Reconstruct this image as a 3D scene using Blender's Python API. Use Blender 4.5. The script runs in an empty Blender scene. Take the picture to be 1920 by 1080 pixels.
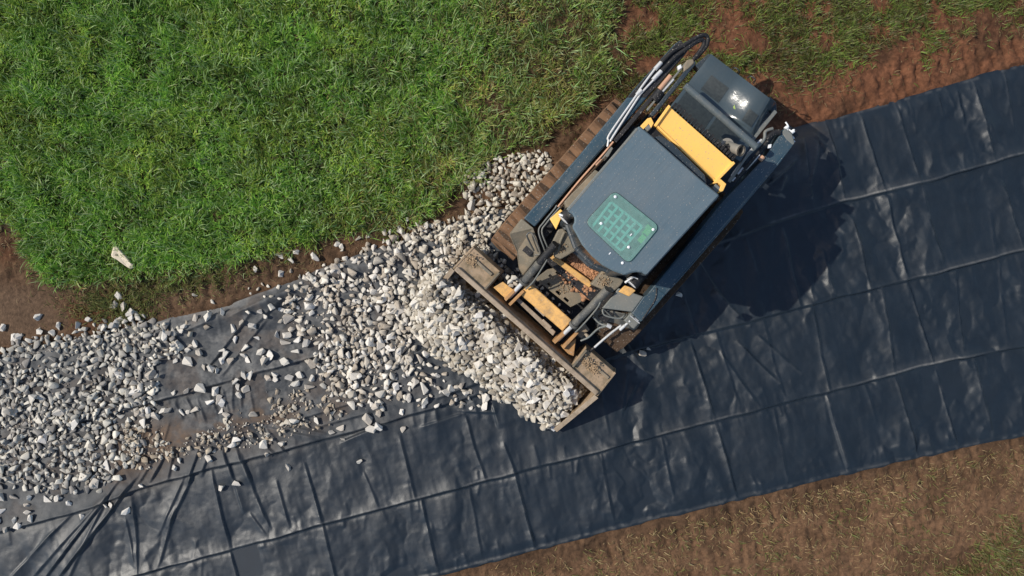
import bpy, bmesh, math, random
import numpy as np
from mathutils import Vector, Matrix

random.seed(7)
rng = np.random.default_rng(11)
S = bpy.context.scene
COL = S.collection
R = math.radians

# ------------------------------------------------------------------ camera, sky, sun, exposure
CAM_H = 8.5
FPX = 1479.0                       # focal length in photo pixels (1920 wide)
PPM = FPX / CAM_H                  # photo pixels per metre on the ground
cd = bpy.data.cameras.new('camera')
cd.sensor_width = 36.0
cd.lens = 36.0 * FPX / 1920.0
cd.clip_end = 2000
cam = bpy.data.objects.new('camera', cd)
cam.location = (0, 0, CAM_H)
COL.objects.link(cam)
S.camera = cam

SUN_EL = R(46)
SHADOW_DIR = R(-11)                # direction in which shadows fall (world xy)
to_sun = Vector((-math.cos(SHADOW_DIR) * math.cos(SUN_EL), -math.sin(SHADOW_DIR) * math.cos(SUN_EL), math.sin(SUN_EL)))
w = bpy.data.worlds.new('World')
S.world = w
w.use_nodes = True
nt = w.node_tree
bg = nt.nodes['Background']
sky = nt.nodes.new('ShaderNodeTexSky')
sky.sky_type = 'NISHITA'
sky.sun_disc = False
sky.sun_elevation = SUN_EL
sky.sun_rotation = math.atan2(to_sun.x, to_sun.y)
nt.links.new(sky.outputs[0], bg.inputs[0])
bg.inputs[1].default_value = 0.15
sd = bpy.data.lights.new('sun', 'SUN')
sd.energy = 4.4
sd.angle = R(0.5)
sd.color = (1.0, 0.93, 0.82)
so = bpy.data.objects.new('sun', sd)
so.rotation_euler = to_sun.to_track_quat('Z', 'Y').to_euler()
so.location = to_sun * 30
COL.objects.link(so)
S.view_settings.view_transform = 'Standard'
S.view_settings.look = 'None'
S.view_settings.exposure = 0.0
S.view_settings.gamma = 1.0


# ------------------------------------------------------------------ helpers
def W(px, py, z=0.0):
    """photo pixel at height z -> world point (the camera looks straight down)"""
    k = (CAM_H - z) / FPX
    return Vector(((px - 960) * k, (540 - py) * k, z))


def tag(o, label=None, cat=None, group=None, kind=None):
    if label: o['label'] = label
    if cat: o['category'] = cat
    if group: o['group'] = group
    if kind: o['kind'] = kind
    return o


def link(name, me, m, parent=None):
    o = bpy.data.objects.new(name, me)
    COL.objects.link(o)
    if m: me.materials.append(m)
    if parent: o.parent = parent
    return o


def obj(name, bm, m, parent=None, bevel=0.0, smooth=False, seg=2):
    bmesh.ops.recalc_face_normals(bm, faces=bm.faces)
    me = bpy.data.meshes.new(name)
    bm.to_mesh(me)
    bm.free()
    if smooth:
        me.polygons.foreach_set('use_smooth', [True] * len(me.polygons))
        try: me.set_sharp_from_angle(angle=R(40))
        except Exception: pass
    o = link(name, me, m, parent)
    if bevel:
        b = o.modifiers.new('bevel', 'BEVEL')
        b.width = bevel
        b.segments = seg
        b.limit_method = 'ANGLE'
        b.angle_limit = R(35)
        b.use_clamp_overlap = True
    return o


def np_mesh(name, co, faces, m, cols=None, parent=None, smooth=False, attr='Col'):
    """co (n,3); faces: list of arrays (k, nverts)"""
    me = bpy.data.meshes.new(name)
    nl = sum(f.size for f in faces)
    nf = sum(len(f) for f in faces)
    me.vertices.add(len(co))
    me.vertices.foreach_set('co', np.asarray(co, np.float32).ravel())
    me.loops.add(nl)
    me.loops.foreach_set('vertex_index', np.concatenate([f.ravel() for f in faces]).astype(np.int32))
    me.polygons.add(nf)
    tot = np.concatenate([np.full(len(f), f.shape[1]) for f in faces])
    st = np.concatenate([[0], np.cumsum(tot)[:-1]])
    me.polygons.foreach_set('loop_start', st.astype(np.int32))
    me.polygons.foreach_set('loop_total', tot.astype(np.int32))
    if smooth:
        me.polygons.foreach_set('use_smooth', np.ones(nf, bool))
    me.update(calc_edges=True)
    me.validate()
    if cols is not None:
        a = me.color_attributes.new(attr, 'FLOAT_COLOR', 'POINT')
        c = np.ones((len(co), 4), np.float32)
        c[:, :cols.shape[1]] = cols
        a.data.foreach_set('color', c.ravel())
    return link(name, me, m, parent)


# ---- noise
def _hash(ix, iy, seed):
    h = (ix.astype(np.int64) * 374761393 + iy.astype(np.int64) * 668265263 + seed * 974634777) & 0xffffffff
    h = ((h ^ (h >> 13)) * 1274126177) & 0xffffffff
    return ((h ^ (h >> 16)) & 0xffff) / 65535.0


def vnoise(x, y, seed=0):
    x = np.asarray(x, float); y = np.asarray(y, float)
    ix = np.floor(x); iy = np.floor(y)
    fx = x - ix; fy = y - iy
    fx = fx * fx * fx * (fx * (fx * 6 - 15) + 10); fy = fy * fy * fy * (fy * (fy * 6 - 15) + 10)
    a = _hash(ix, iy, seed); b = _hash(ix + 1, iy, seed)
    c = _hash(ix, iy + 1, seed); d = _hash(ix + 1, iy + 1, seed)
    return (a * (1 - fx) + b * fx) * (1 - fy) + (c * (1 - fx) + d * fx) * fy


def fbm(x, y, seed=0, octv=4, gain=0.5):
    s = 0; a = 1; t = 0
    for i in range(octv):
        c, n = math.cos(i * 1.1), math.sin(i * 1.1)
        s = s + a * vnoise((x * c - y * n) * 2 ** i + 17.3 * i, (x * n + y * c) * 2 ** i - 9.1 * i, seed + i)
        t += a; a *= gain
    return s / t


def facet(x, y, seed=0):
    """flat triangular facets joined at sharp creases, 0..1"""
    x = np.asarray(x, float); y = np.asarray(y, float)
    v = y / .8660254
    u = x - v * .5
    iu = np.floor(u); iv = np.floor(v)
    fu = u - iu; fv = v - iv
    up = fu + fv < 1
    p = _hash(iu, iv, seed); q = _hash(iu + 1, iv, seed); r = _hash(iu, iv + 1, seed); s = _hash(iu + 1, iv + 1, seed)
    return np.where(up, p * (1 - fu - fv) + q * fu + r * fv, s * (fu + fv - 1) + r * (1 - fu) + q * (1 - fv))


def smooth(e0, e1, x):
    t = np.clip((x - e0) / (e1 - e0), 0, 1)
    return t * t * (3 - 2 * t)


def seg(X, Y, x0, y0, x1, y1):
    dx, dy = x1 - x0, y1 - y0
    L = math.hypot(dx, dy)
    t = ((X - x0) * dx + (Y - y0) * dy) / (L * L)
    tc = np.clip(t, 0, 1)
    qx, qy = X - x0 - tc * dx, Y - y0 - tc * dy
    d = np.sqrt(qx * qx + qy * qy)
    side = np.sign((X - x0) * dy - (Y - y0) * dx)     # + on the side to the (image) right/top of travel
    return d, side, t


def poly_sd(X, Y, pts):
    """signed distance in px, negative inside"""
    d = np.full(np.shape(X), 1e9)
    inside = np.zeros(np.shape(X), bool)
    n = len(pts)
    for i in range(n):
        x0, y0 = pts[i]; x1, y1 = pts[(i + 1) % n]
        dd, _, _ = seg(X, Y, x0, y0, x1, y1)
        d = np.minimum(d, dd)
        if y0 != y1:
            c = ((y0 > Y) != (y1 > Y)) & (X < (x1 - x0) * (Y - y0) / (y1 - y0) + x0)
            inside ^= c
    return np.where(inside, -d, d)


def blob(X, Y, cx, cy, rx, ry=None, ang=0.0):
    ry = ry or rx
    c, s = math.cos(R(ang)), math.sin(R(ang))
    u = ((X - cx) * c + (Y - cy) * s) / rx
    v = (-(X - cx) * s + (Y - cy) * c) / ry
    return np.exp(-(u * u + v * v))


# ------------------------------------------------------------------ node materials
def new_mat(name):
    m = bpy.data.materials.new(name)
    m.use_nodes = True
    n = m.node_tree
    return m, n, n.nodes['Principled BSDF']


def N(n, t, **kw):
    x = n.nodes.new(t)
    for k, v in kw.items():
        if k in x.inputs.keys() if isinstance(k, str) else False:
            x.inputs[k].default_value = v
        else:
            setattr(x, k, v)
    return x


def noise(n, scale, detail=4, rough=0.6, coord='Object'):
    tc = n.nodes.new('ShaderNodeTexCoord')
    t = n.nodes.new('ShaderNodeTexNoise')
    t.inputs['Scale'].default_value = scale
    t.inputs['Detail'].default_value = detail
    t.inputs['Roughness'].default_value = rough
    n.links.new(tc.outputs[coord], t.inputs['Vector'])
    return t.outputs['Fac']


def ramp(n, fac, stops):
    r = n.nodes.new('ShaderNodeValToRGB')
    e = r.color_ramp.elements
    while len(e) < len(stops): e.new(0.5)
    for i, (p, c) in enumerate(stops):
        e[i].position = p
        e[i].color = tuple(c) + (1,) if len(c) == 3 else c
    n.links.new(fac, r.inputs['Fac'])
    return r.outputs['Color']


def mixc(n, fac, a, b, mode='MIX'):
    x = n.nodes.new('ShaderNodeMix')
    x.data_type = 'RGBA'
    x.blend_type = mode
    for v, s in ((fac, 0), (a, 6), (b, 7)):
        if isinstance(v, (int, float)): x.inputs[s].default_value = v
        elif isinstance(v, tuple): x.inputs[s].default_value = v + (1,) if len(v) == 3 else v
        else: n.links.new(v, x.inputs[s])
    return x.outputs[2]


def bump(n, b, height, strength, dist):
    x = n.nodes.new('ShaderNodeBump')
    x.inputs['Strength'].default_value = strength
    x.inputs['Distance'].default_value = dist
    n.links.new(height, x.inputs['Height'])
    n.links.new(x.outputs[0], b.inputs['Normal'])


G3 = lambda v: (v, v, v)


def paint(name, col, rough=0.4, dust=0.25, dustcol=(0.22, 0.17, 0.12), metal=0.0, dscale=9.0, spec=0.5, speck=True, coord='Object', rspan=0.3):
    m, n, b = new_mat(name)
    f1 = noise(n, dscale, 6, 0.65, coord)
    d1 = ramp(n, f1, [(0.42, G3(0)), (0.75, G3(1))])
    c = mixc(n, 0.0, col, dustcol)
    sc = n.nodes.new('ShaderNodeMath'); sc.operation = 'MULTIPLY'; sc.inputs[1].default_value = dust
    n.links.new(d1, sc.inputs[0])
    c = mixc(n, sc.outputs[0], col, dustcol)
    if speck:
        f2 = noise(n, 75.0, 2, 0.5, coord)
        s2 = ramp(n, f2, [(0.655, G3(0)), (0.70, G3(0.8))])
        c = mixc(n, s2, c, (0.30, 0.27, 0.23))
    n.links.new(c, b.inputs['Base Color'])
    r = ramp(n, f1, [(0.3, G3(rough)), (0.8, G3(min(1, rough + rspan)))])
    n.links.new(r, b.inputs['Roughness'])
    b.inputs['Metallic'].default_value = metal
    b.inputs['Specular IOR Level'].default_value = spec
    bump(n, b, noise(n, 30.0, 5, 0.6, coord), 0.15, 0.01)
    return m


MAT = {}
MAT['roof'] = paint('roof_paint', (0.085, 0.125, 0.150), 0.36, 0.10, dscale=3.0)
_n = MAT['roof'].node_tree
_b = _n.nodes['Principled BSDF']
_tc = _n.nodes.new('ShaderNodeTexCoord'); _mp = _n.nodes.new('ShaderNodeMapping')
_mp.inputs['Scale'].default_value = (2.0, 60.0, 1.0)
_tx = _n.nodes.new('ShaderNodeTexNoise'); _tx.inputs['Scale'].default_value = 1.5; _tx.inputs['Detail'].default_value = 6
_n.links.new(_tc.outputs['Object'], _mp.inputs[0]); _n.links.new(_mp.outputs[0], _tx.inputs['Vector'])
_src = _b.inputs['Base Color'].links[0].from_socket
_c = mixc(_n, 1.0, _src, ramp(_n, _tx.outputs['Fac'], [(0.3, G3(0.91)), (0.7, G3(1.09))]), 'MULTIPLY')
_c = mixc(_n, ramp(_n, noise(_n, 2.3, 5, 0.6), [(0.45, G3(0)), (0.75, G3(0.35))]), _c, (0.17, 0.18, 0.18))
_n.links.new(_c, _b.inputs['Base Color'])
MAT['dark'] = paint('charcoal_paint', (0.026, 0.037, 0.045), 0.28, 0.12)
MAT['midgrey'] = paint('weathered_grey_paint', (0.080, 0.102, 0.112), 0.36, 0.25, dscale=8.0)
MAT['arm'] = paint('slate_paint', (0.026, 0.056, 0.078), 0.30, 0.14, dscale=4.0)
MAT['black'] = paint('black_paint', (0.008, 0.008, 0.010), 0.45, 0.06)
MAT['rubber'] = paint('black_rubber', (0.010, 0.010, 0.011), 0.5, 0.05, spec=0.4)
MAT['yellow'] = paint('yellow_paint', (0.92, 0.52, 0.12), 0.42, 0.10, dscale=6.0)
MAT['yellowdirty'] = paint('dusty_yellow_paint', (0.66, 0.37, 0.11), 0.5, 0.95, (0.25, 0.165, 0.09), dscale=13.0)
MAT['muddy'] = paint('mud_caked_grey_paint', (0.155, 0.135, 0.098), 0.65, 0.9, (0.30, 0.225, 0.145), dscale=6.0)
MAT['greyplate'] = paint('dusty_grey_paint', (0.135, 0.145, 0.135), 0.45, 0.5, (0.22, 0.19, 0.15), dscale=5.0)
MAT['bucket'] = paint('worn_bucket_steel', (0.40, 0.285, 0.18), 0.6, 1.0, (0.10, 0.085, 0.045), dscale=11.0)
MAT['edge'] = paint('worn_edge_steel', (0.36, 0.28, 0.20), 0.5, 0.9, (0.17, 0.125, 0.08), metal=0.2, dscale=12.0)
MAT['rustyellow'] = paint('rusted_orange_paint', (0.42, 0.22, 0.08), 0.6, 0.9, (0.17, 0.11, 0.06), dscale=12.0)
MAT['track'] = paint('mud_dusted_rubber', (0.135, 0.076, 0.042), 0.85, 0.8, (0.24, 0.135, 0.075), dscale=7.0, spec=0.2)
MAT['trackdark'] = paint('lug_and_shaded_rubber', (0.050, 0.032, 0.020), 0.85, 0.7, (0.10, 0.062, 0.038), dscale=7.0, spec=0.2)
MAT['steel'] = paint('bright_steel', (0.56, 0.56, 0.55), 0.32, 0.3, metal=0.25)
MAT['white'] = paint('white_metal', (0.75, 0.76, 0.76), 0.35, 0.05)
MAT['peach'] = paint('rusty_primer', (0.52, 0.29, 0.18), 0.5, 0.4)
MAT['exhaust'] = paint('heat_stained_steel', (0.30, 0.28, 0.24), 0.45, 0.4, metal=0.4)
MAT['cyl'] = paint('dusty_black_cylinder', (0.060, 0.062, 0.060), 0.42, 0.8, (0.19, 0.17, 0.13), dscale=8.0)
MAT['lime'] = paint('lime_sticker', (0.45, 0.62, 0.06), 0.5, 0.05)
MAT['leaf'] = paint('leaf_green', (0.38, 0.50, 0.12), 0.6, 0.1)
MAT['bone'] = paint('pale_limestone', (0.62, 0.54, 0.41), 0.8, 0.45, (0.36, 0.28, 0.19), dscale=16.0, spec=0.2)


def mesh_grille():
    m, n, b = new_mat('perforated_grille')
    tc = n.nodes.new('ShaderNodeTexCoord')
    v = n.nodes.new('ShaderNodeTexVoronoi')
    v.inputs['Scale'].default_value = 90
    v.inputs['Randomness'].default_value = 0.0
    n.links.new(tc.outputs['Object'], v.inputs['Vector'])
    c = ramp(n, noise(n, 40, 4), [(0.3, (0.018, 0.023, 0.024)), (0.7, (0.036, 0.044, 0.044))])
    n.links.new(c, b.inputs['Base Color'])
    b.inputs['Roughness'].default_value = 0.45
    return m


MAT['grille'] = mesh_grille()


def glass_mat():
    m, n, b = new_mat('teal_tinted_glazing')
    b.inputs['Base Color'].default_value = (0.32, 0.46, 0.42, 1)
    b.inputs['Roughness'].default_value = 0.16
    f = noise(n, 25, 4, 0.6)
    tr = n.nodes.new('ShaderNodeBsdfTransparent')
    tr.inputs[0].default_value = (0.66, 0.95, 0.90, 1)
    mx = n.nodes.new('ShaderNodeMixShader')
    k = ramp(n, f, [(0.3, G3(0.27)), (0.75, G3(0.42))])
    n.links.new(k, mx.inputs[0])
    n.links.new(tr.outputs[0], mx.inputs[1])
    n.links.new(b.outputs[0], mx.inputs[2])
    n.links.new(mx.outputs[0], n.nodes['Material Output'].inputs[0])
    return m


MAT['glass'] = glass_mat()


def attr_mat(name, rough=0.8, spec=0.2, bscale=60.0, bstr=0.5, bdist=0.01, vary=0.35, transl=0.0):
    m, n, b = new_mat(name)
    a = n.nodes.new('ShaderNodeVertexColor')
    a.layer_name = 'Col'
    c = a.outputs['Color']
    if vary:
        f = noise(n, bscale * 0.6, 5, 0.65)
        v = ramp(n, f, [(0.25, G3(1 - vary)), (0.75, G3(1 + vary))])
        c = mixc(n, 1.0, c, v, 'MULTIPLY')
    n.links.new(c, b.inputs['Base Color'])
    b.inputs['Roughness'].default_value = rough
    b.inputs['Specular IOR Level'].default_value = spec
    if bstr:
        bump(n, b, noise(n, bscale, 6, 0.7), bstr, bdist)
    if transl:
        t = n.nodes.new('ShaderNodeBsdfTranslucent')
        n.links.new(c, t.inputs[0])
        mx = n.nodes.new('ShaderNodeMixShader')
        mx.inputs[0].default_value = transl
        n.links.new(b.outputs[0], mx.inputs[1])
        n.links.new(t.outputs[0], mx.inputs[2])
        n.links.new(mx.outputs[0], n.nodes['Material Output'].inputs[0])
    return m


MAT['soil'] = attr_mat('soil', 0.92, 0.15, 45.0, 0.7, 0.02, 0.45)
MAT['grass'] = attr_mat('grass_blade', 0.45, 0.35, 1, 0, 0, 0, 0.30)
MAT['straw'] = attr_mat('straw_blade', 0.6, 0.3, 1, 0, 0, 0, 0.15)
MAT['gravel'] = attr_mat('crushed_stone', 0.8, 0.25, 70.0, 0.35, 0.006, 0.16)
MAT['mud'] = attr_mat('red_clay', 0.9, 0.2, 60.0, 0.6, 0.01, 0.3)


def stone_mat():
    m, n, b = new_mat('loose_stone')
    oi = n.nodes.new('ShaderNodeObjectInfo')
    c = ramp(n, oi.outputs['Random'], [(0.0, (0.36, 0.31, 0.25)), (0.3, (0.50, 0.46, 0.40)), (0.7, (0.57, 0.53, 0.46)), (1.0, (0.66, 0.62, 0.56))])
    f = noise(n, 45, 5, 0.65)
    v = ramp(n, f, [(0.25, G3(0.8)), (0.75, G3(1.15))])
    c = mixc(n, 1.0, c, v, 'MULTIPLY')
    n.links.new(c, b.inputs['Base Color'])
    b.inputs['Roughness'].default_value = 0.8
    b.inputs['Specular IOR Level'].default_value = 0.25
    bump(n, b, noise(n, 70, 6, 0.7), 0.35, 0.006)
    return m


MAT['stone'] = stone_mat()


def sheet_mat():
    m, n, b = new_mat('black_polythene')
    a = n.nodes.new('ShaderNodeVertexColor')
    a.layer_name = 'Col'
    sp = n.nodes.new('ShaderNodeSeparateColor')
    n.links.new(a.outputs['Color'], sp.inputs[0])
    f = noise(n, 5.0, 7, 0.68)
    base = ramp(n, f, [(0.25, (0.0055, 0.0100, 0.0150)), (0.8, (0.0105, 0.0175, 0.0255))])
    # settled dust, painted glints and seam highlights (red channel) and brown mud (green channel)
    f2 = noise(n, 24, 6, 0.7)
    k = ramp(n, f2, [(0.25, G3(0.35)), (0.7, G3(1.0))])
    fac = mixc(n, 1.0, a.outputs['Color'], k, 'MULTIPLY')
    sp2 = n.nodes.new('ShaderNodeSeparateColor')
    n.links.new(fac, sp2.inputs[0])
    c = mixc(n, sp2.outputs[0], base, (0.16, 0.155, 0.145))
    c = mixc(n, sp2.outputs[1], c, (0.14, 0.090, 0.055))
    n.links.new(c, b.inputs['Base Color'])
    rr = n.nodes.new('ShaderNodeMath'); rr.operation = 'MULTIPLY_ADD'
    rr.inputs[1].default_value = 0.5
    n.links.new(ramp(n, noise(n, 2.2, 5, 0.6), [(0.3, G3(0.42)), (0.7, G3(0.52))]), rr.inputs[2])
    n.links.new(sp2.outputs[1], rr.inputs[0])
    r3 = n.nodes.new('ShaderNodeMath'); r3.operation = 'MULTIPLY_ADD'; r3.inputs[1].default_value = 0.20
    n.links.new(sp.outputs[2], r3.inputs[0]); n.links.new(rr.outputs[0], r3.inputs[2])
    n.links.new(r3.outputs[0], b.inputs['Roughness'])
    b.inputs['Specular IOR Level'].default_value = 0.50
    bump(n, b, noise(n, 70, 5, 0.7), 0.22, 0.006)
    return m


MAT['sheet'] = sheet_mat()

# ------------------------------------------------------------------ shared maps (photo-pixel traced outlines on the ground)
SEAMS = [
    [(-400, 935), (249, 764), (347, 737), (477, 698), (583, 671), (760, 622), (1143, 520), (1280, 478), (1430, 424), (1579, 378), (1655, 361), (1722, 345), (1920, 288), (2400, 165)],
    [(-400, 1100), (0, 996), (173, 949), (256, 917), (393, 876), (500, 850), (611, 821), (740, 785), (895, 739), (1040, 700), (1211, 650), (1292, 629), (1500, 576), (1562, 558), (1698, 526), (1920, 468), (2400, 345)],
    [(-400, 1240), (100, 1117), (250, 1078), (433, 1028), (606, 980), (965, 885), (1335, 788), (1680, 700), (1745, 682), (1920, 648), (2400, 535)],
]
TOP = [(-1600, 1060), (-400, 775), (0, 668), (160, 632), (300, 602), (420, 572), (510, 540), (580, 512), (720, 462), (870, 412), (1000, 376), (1500, 238), (1660, 193), (1920, 118), (2400, -15), (3600, -330)]
BOT = [(-1600, 1690), (-400, 1390), (200, 1238), (600, 1135), (830, 1078), (1000, 1033), (1240, 972), (1587, 889), (1791, 843), (1920, 816), (2400, 705), (3600, 420)]
CREASES = [
    # between the upper edge and the first fold
    (1545, 226, 1583, 377, 1.0), (1608, 208, 1655, 361, 1.3), (1675, 190, 1723, 345, 1.0), (1700, 186, 1716, 250, .6), (1752, 172, 1768, 225, .6), (1790, 160, 1806, 230, .8), (1820, 150, 1862, 300, 1.1),
    (1878, 130, 1902, 245, .9), (1770, 165, 1790, 205, .5), (1850, 140, 1858, 190, .5),
    # first to second fold
    (1465, 426, 1498, 572, .9), (1594, 410, 1630, 542, 1.0), (1661, 372, 1698, 524, 1.2), (1735, 402, 1764, 500, .9), (1876, 340, 1914, 464, 1.0), (1725, 345, 1738, 405, .5), (1540, 470, 1562, 556, .6),
    (1395, 440, 1420, 520, .5), (1855, 400, 1862, 480, .5),
    # second to third fold
    (1292, 630, 1338, 786, 1.2), (1340, 620, 1385, 760, .6), (1520, 572, 1552, 734, .9), (1650, 540, 1674, 700, .9), (1698, 527, 1748, 682, 1.2), (1790, 506, 1803, 655, .8), (1120, 690, 1140, 810, .5),
    (1175, 690, 1165, 780, .6), (1430, 600, 1452, 690, .6), (1450, 690, 1470, 745, .6), (1870, 490, 1885, 640, .6),
    # third fold to the lower edge
    (965, 887, 1003, 1032, 1.1), (1340, 790, 1382, 938, 1.2), (1548, 740, 1590, 886, 1.0), (1675, 702, 1718, 858, 1.0), (1752, 682, 1793, 842, 1.2), (1820, 668, 1860, 826, .8), (790, 936, 822, 1076, .9),
    (606, 981, 640, 1120, 1.0), (433, 1030, 452, 1110, 1.0), (1125, 848, 1150, 980, .6), (1240, 818, 1262, 930, .6), (1450, 765, 1475, 905, .6), (880, 910, 905, 1050, .5), (1620, 720, 1640, 790, .5),
    # left of the machine
    (398, 880, 434, 1028, 1.1), (572, 868, 607, 980, 1.2), (750, 815, 772, 905, .9), (772, 905, 780, 935, .6), (873, 780, 890, 838, .8), (890, 838, 912, 900, .7), (944, 830, 972, 900, .7), (520, 900, 545, 985, .8),
    (470, 960, 500, 1000, .6), (680, 880, 712, 950, .5), (250, 930, 262, 1075, .8), (235, 965, 255, 1060, .6), (455, 850, 480, 930, .8), (480, 925, 510, 990, .7), (925, 760, 935, 800, .9),
    # folds fanning down from the ridge of gravel
    (232, 895, 85, 1085, 1.7), (262, 890, 110, 1085, 1.9), (205, 925, 60, 1085, .9), (365, 885, 318, 985, 1.1), (350, 885, 300, 1000, .8), (311, 852, 283, 902, 1.5), (296, 850, 262, 905, 1.2), (330, 835, 318, 895, 1.2),
    (375, 840, 355, 905, 1.4), (398, 838, 380, 890, 1.2), (420, 840, 440, 900, 1.2), (445, 835, 470, 900, 1.2), (470, 815, 520, 850, 1.4), (500, 800, 540, 850, 1.2), (500, 800, 600, 820, 1.4), (515, 795, 610, 812, 1.0),
    (205, 930, 130, 1085, 1.0), (330, 950, 300, 1060, .9), (440, 900, 460, 960, .7), (140, 960, 60, 1040, .9), (110, 990, 20, 1085, .8),
    # gathers above the ridge of gravel
    (330, 755, 345, 785, .9), (350, 745, 372, 785, .9), (372, 748, 390, 790, .9), (300, 800, 290, 835, .9), (275, 790, 268, 830, .9), (395, 740, 410, 775, .9), (255, 800, 262, 830, .8), (420, 730, 432, 775, .8),
    (440, 700, 438, 770, .9), (452, 700, 455, 765, .8), (470, 735, 478, 775, .8), (320, 790, 312, 825, .8),
    # loose waves in the dusty part
    (300, 640, 400, 600, 1.2), (390, 690, 470, 590, 1.5), (420, 700, 500, 600, 1.2), (330, 610, 470, 575, 1.5), (440, 590, 560, 535, 1.8), (470, 620, 530, 560, 1.2), (260, 650, 330, 600, .9), (540, 790, 690, 745, 1.5),
    (590, 800, 700, 770, 1.2), (747, 671, 800, 655, 1.3), (640, 480, 760, 484, .8), (700, 495, 760, 483, 1.3), (820, 745, 900, 715, 1.2), (790, 800, 870, 775, .8), (860, 770, 930, 772, 1.0), (640, 830, 730, 790, 1.2),
    # around the rear of the machine
    (1500, 262, 1512, 330, 1.8), (1528, 262, 1520, 345, 2.0), (1490, 300, 1440, 345, 1.8), (1440, 330, 1420, 352, 1.5), (1520, 250, 1560, 300, 1.0), (1515, 345, 1520, 372, 1.2), (1470, 330, 1462, 358, 1.2),
    (1305, 480, 1350, 560, 1.1), (1340, 545, 1390, 600, 1.0), (1355, 470, 1390, 430, .8), (1280, 560, 1310, 640, .8), (1190, 720, 1168, 770, 1.2), (1170, 640, 1210, 700, .8),
    (1380, 640, 1460, 720, 1.0), (1420, 630, 1500, 700, .8), (1350, 660, 1420, 760, .8),
]


def at_x(line, X):
    a = np.array(line, float)
    return np.interp(X, a[:, 0], a[:, 1])


rs = np.random.default_rng(5)
PUCKERS = []
for line, n_, up, lo, hi in ((TOP, 70, 1, 15, 60), (BOT, 150, -1, 10, 45), (SEAMS[0], 40, 0, 12, 40), (SEAMS[1], 55, 0, 12, 45), (SEAMS[2], 60, 0, 12, 45)):
    for i in range(n_):
        x = rs.uniform(-60, 1980)
        y = at_x(line, x)
        L = rs.uniform(lo, hi)
        s = up if up else (1 if rs.random() < .65 else -1)
        lean = rs.uniform(-.25, .5)
        PUCKERS.append((x, y + 3 * s, x + L * lean * s, y + L * s, rs.uniform(.25, .7)))
WAVES = []
for i in range(150):
    x = rs.uniform(-60, 1980)
    t = rs.uniform(.05, .95)
    y = at_x(TOP, x) * (1 - t) + at_x(BOT, x) * t
    a = R(rs.normal(65, 30))
    L = rs.uniform(25, 90)
    WAVES.append((x, y, x + L * math.cos(a), y + L * math.sin(a), rs.uniform(.25, .75)))


def sheet_h(X, Y):
    """height of the plastic sheet above its bed, metres; X, Y in ground pixels"""
    h = np.full(X.shape, 0.020)
    warp = (fbm(X / 60, Y / 60, 3, 3) - .5) * 9
    for ln in SEAMS:
        y = at_x(ln, X)
        d = (Y - y) + (vnoise(X / 35, Y * 0, 9) - .5) * 2.4
        amp = .45 + .9 * vnoise(X / 90, Y * 0 + 3, 12)
        h += amp * np.where(d < 0, 0.019 * np.exp(-(np.abs(d) / 9)) + .015 * np.exp(-np.abs(d) / 32), 0.034 * np.exp(-(d / 2.0) ** 2)) - .005 * np.exp(-((d - 6) / 4) ** 2) - .006 * np.exp(-np.clip(d, 0, 999) / 30) * (d > 4)
    for lst, w0, w1, hh in ((CREASES, 8, 2.2, .021), (PUCKERS, 6, 3, .012), (WAVES, 22, 5, .011)):
        for (x0, y0, x1, y1, k) in lst:
            mg = 90 if lst is CREASES else 45
            m = (X > min(x0, x1) - mg) & (X < max(x0, x1) + mg) & (Y > min(y0, y1) - mg) & (Y < max(y0, y1) + mg)
            if not m.any(): continue
            if y1 < y0: x0, y0, x1, y1 = x1, y1, x0, y0
            xm, ym = X[m], Y[m]
            wob = warp[m] * (.35 if lst is CREASES else .8)
            d, sd_, t = seg(xm + wob, ym, x0, y0, x1, y1)
            ends = smooth(-.12, .18, t) * smooth(1.12, .82, t)
            # sd_ > 0 lies to the image right of a line that runs down
            wd = np.where(sd_ > 0, w1, w0)
            if lst is CREASES:
                lft = sd_ < 0 if int(x0 * 7 + y0 * 3) % 17 else sd_ > 0
                crest = np.where(lft, .55 * np.exp(-d / 26) + .45 * np.exp(-d / 6), np.exp(-(d / 2.6) ** 2))
                h[m] += k * ends * 1.15 * hh * crest
            else:
                h[m] += k * hh * np.exp(-(d / wd) ** 1.6) * ends
    broad = fbm(X / 110 + 3, Y / 150, 21, 3)
    h += (broad - .5) * .034
    u = X * .96 - Y * .27; v = X * .27 + Y * .96
    h += (fbm(u / 30, v / 95, 31, 3) - .5) * .020 + (fbm(u / 52, v / 66, 33, 2) - .5) * .020
    wx = (fbm(u / 50, v / 50, 35, 3) - .5) * 70
    wy = (fbm(u / 50 + 9, v / 50, 36, 3) - .5) * 70
    mk = (.45 + .9 * smooth(.35, .65, fbm(X / 130, Y / 130, 37, 2))) * (1 + .9 * smooth(950, 1300, X))
    h += mk * (facet((u + wx) / 46, (v + wy) / 84, 38) - .5) * .030
    h += mk * (facet((u * .9 + v * .3 + wy) / 24, (v - u * .2 + wx) / 40, 39) - .5) * .010
    # gathers under the gravel ridge and lumps beside the tracks
    h += .05 * blob(X, Y, 430, 800, 150, 22, -12) + .05 * blob(X, Y, 1508, 275, 26, 40) + .03 * blob(X, Y, 1450, 345, 40, 20, -40)
    h += .045 * blob(X, Y, 470, 575, 150, 16, -22) * (X < 700)
    h += (fbm(X / 12, Y / 12, 51, 2) - .5) * .004
    loose = blob(X, Y, 420, 690, 260, 130)
    h += loose * (fbm(X / 30, Y / 24, 61, 4, .6) - .5) * .040
    # the sheet comes down to the ground along its two edges
    e = np.minimum(Y - at_x(TOP, X), at_x(BOT, X) - Y)
    h = np.maximum(h, .006)
    h = h * (.30 + .70 * smooth(0, 26, e))
    return h + .016 * np.exp(-((at_x(BOT, X) - Y - 4) / 4.0) ** 2)


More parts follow.
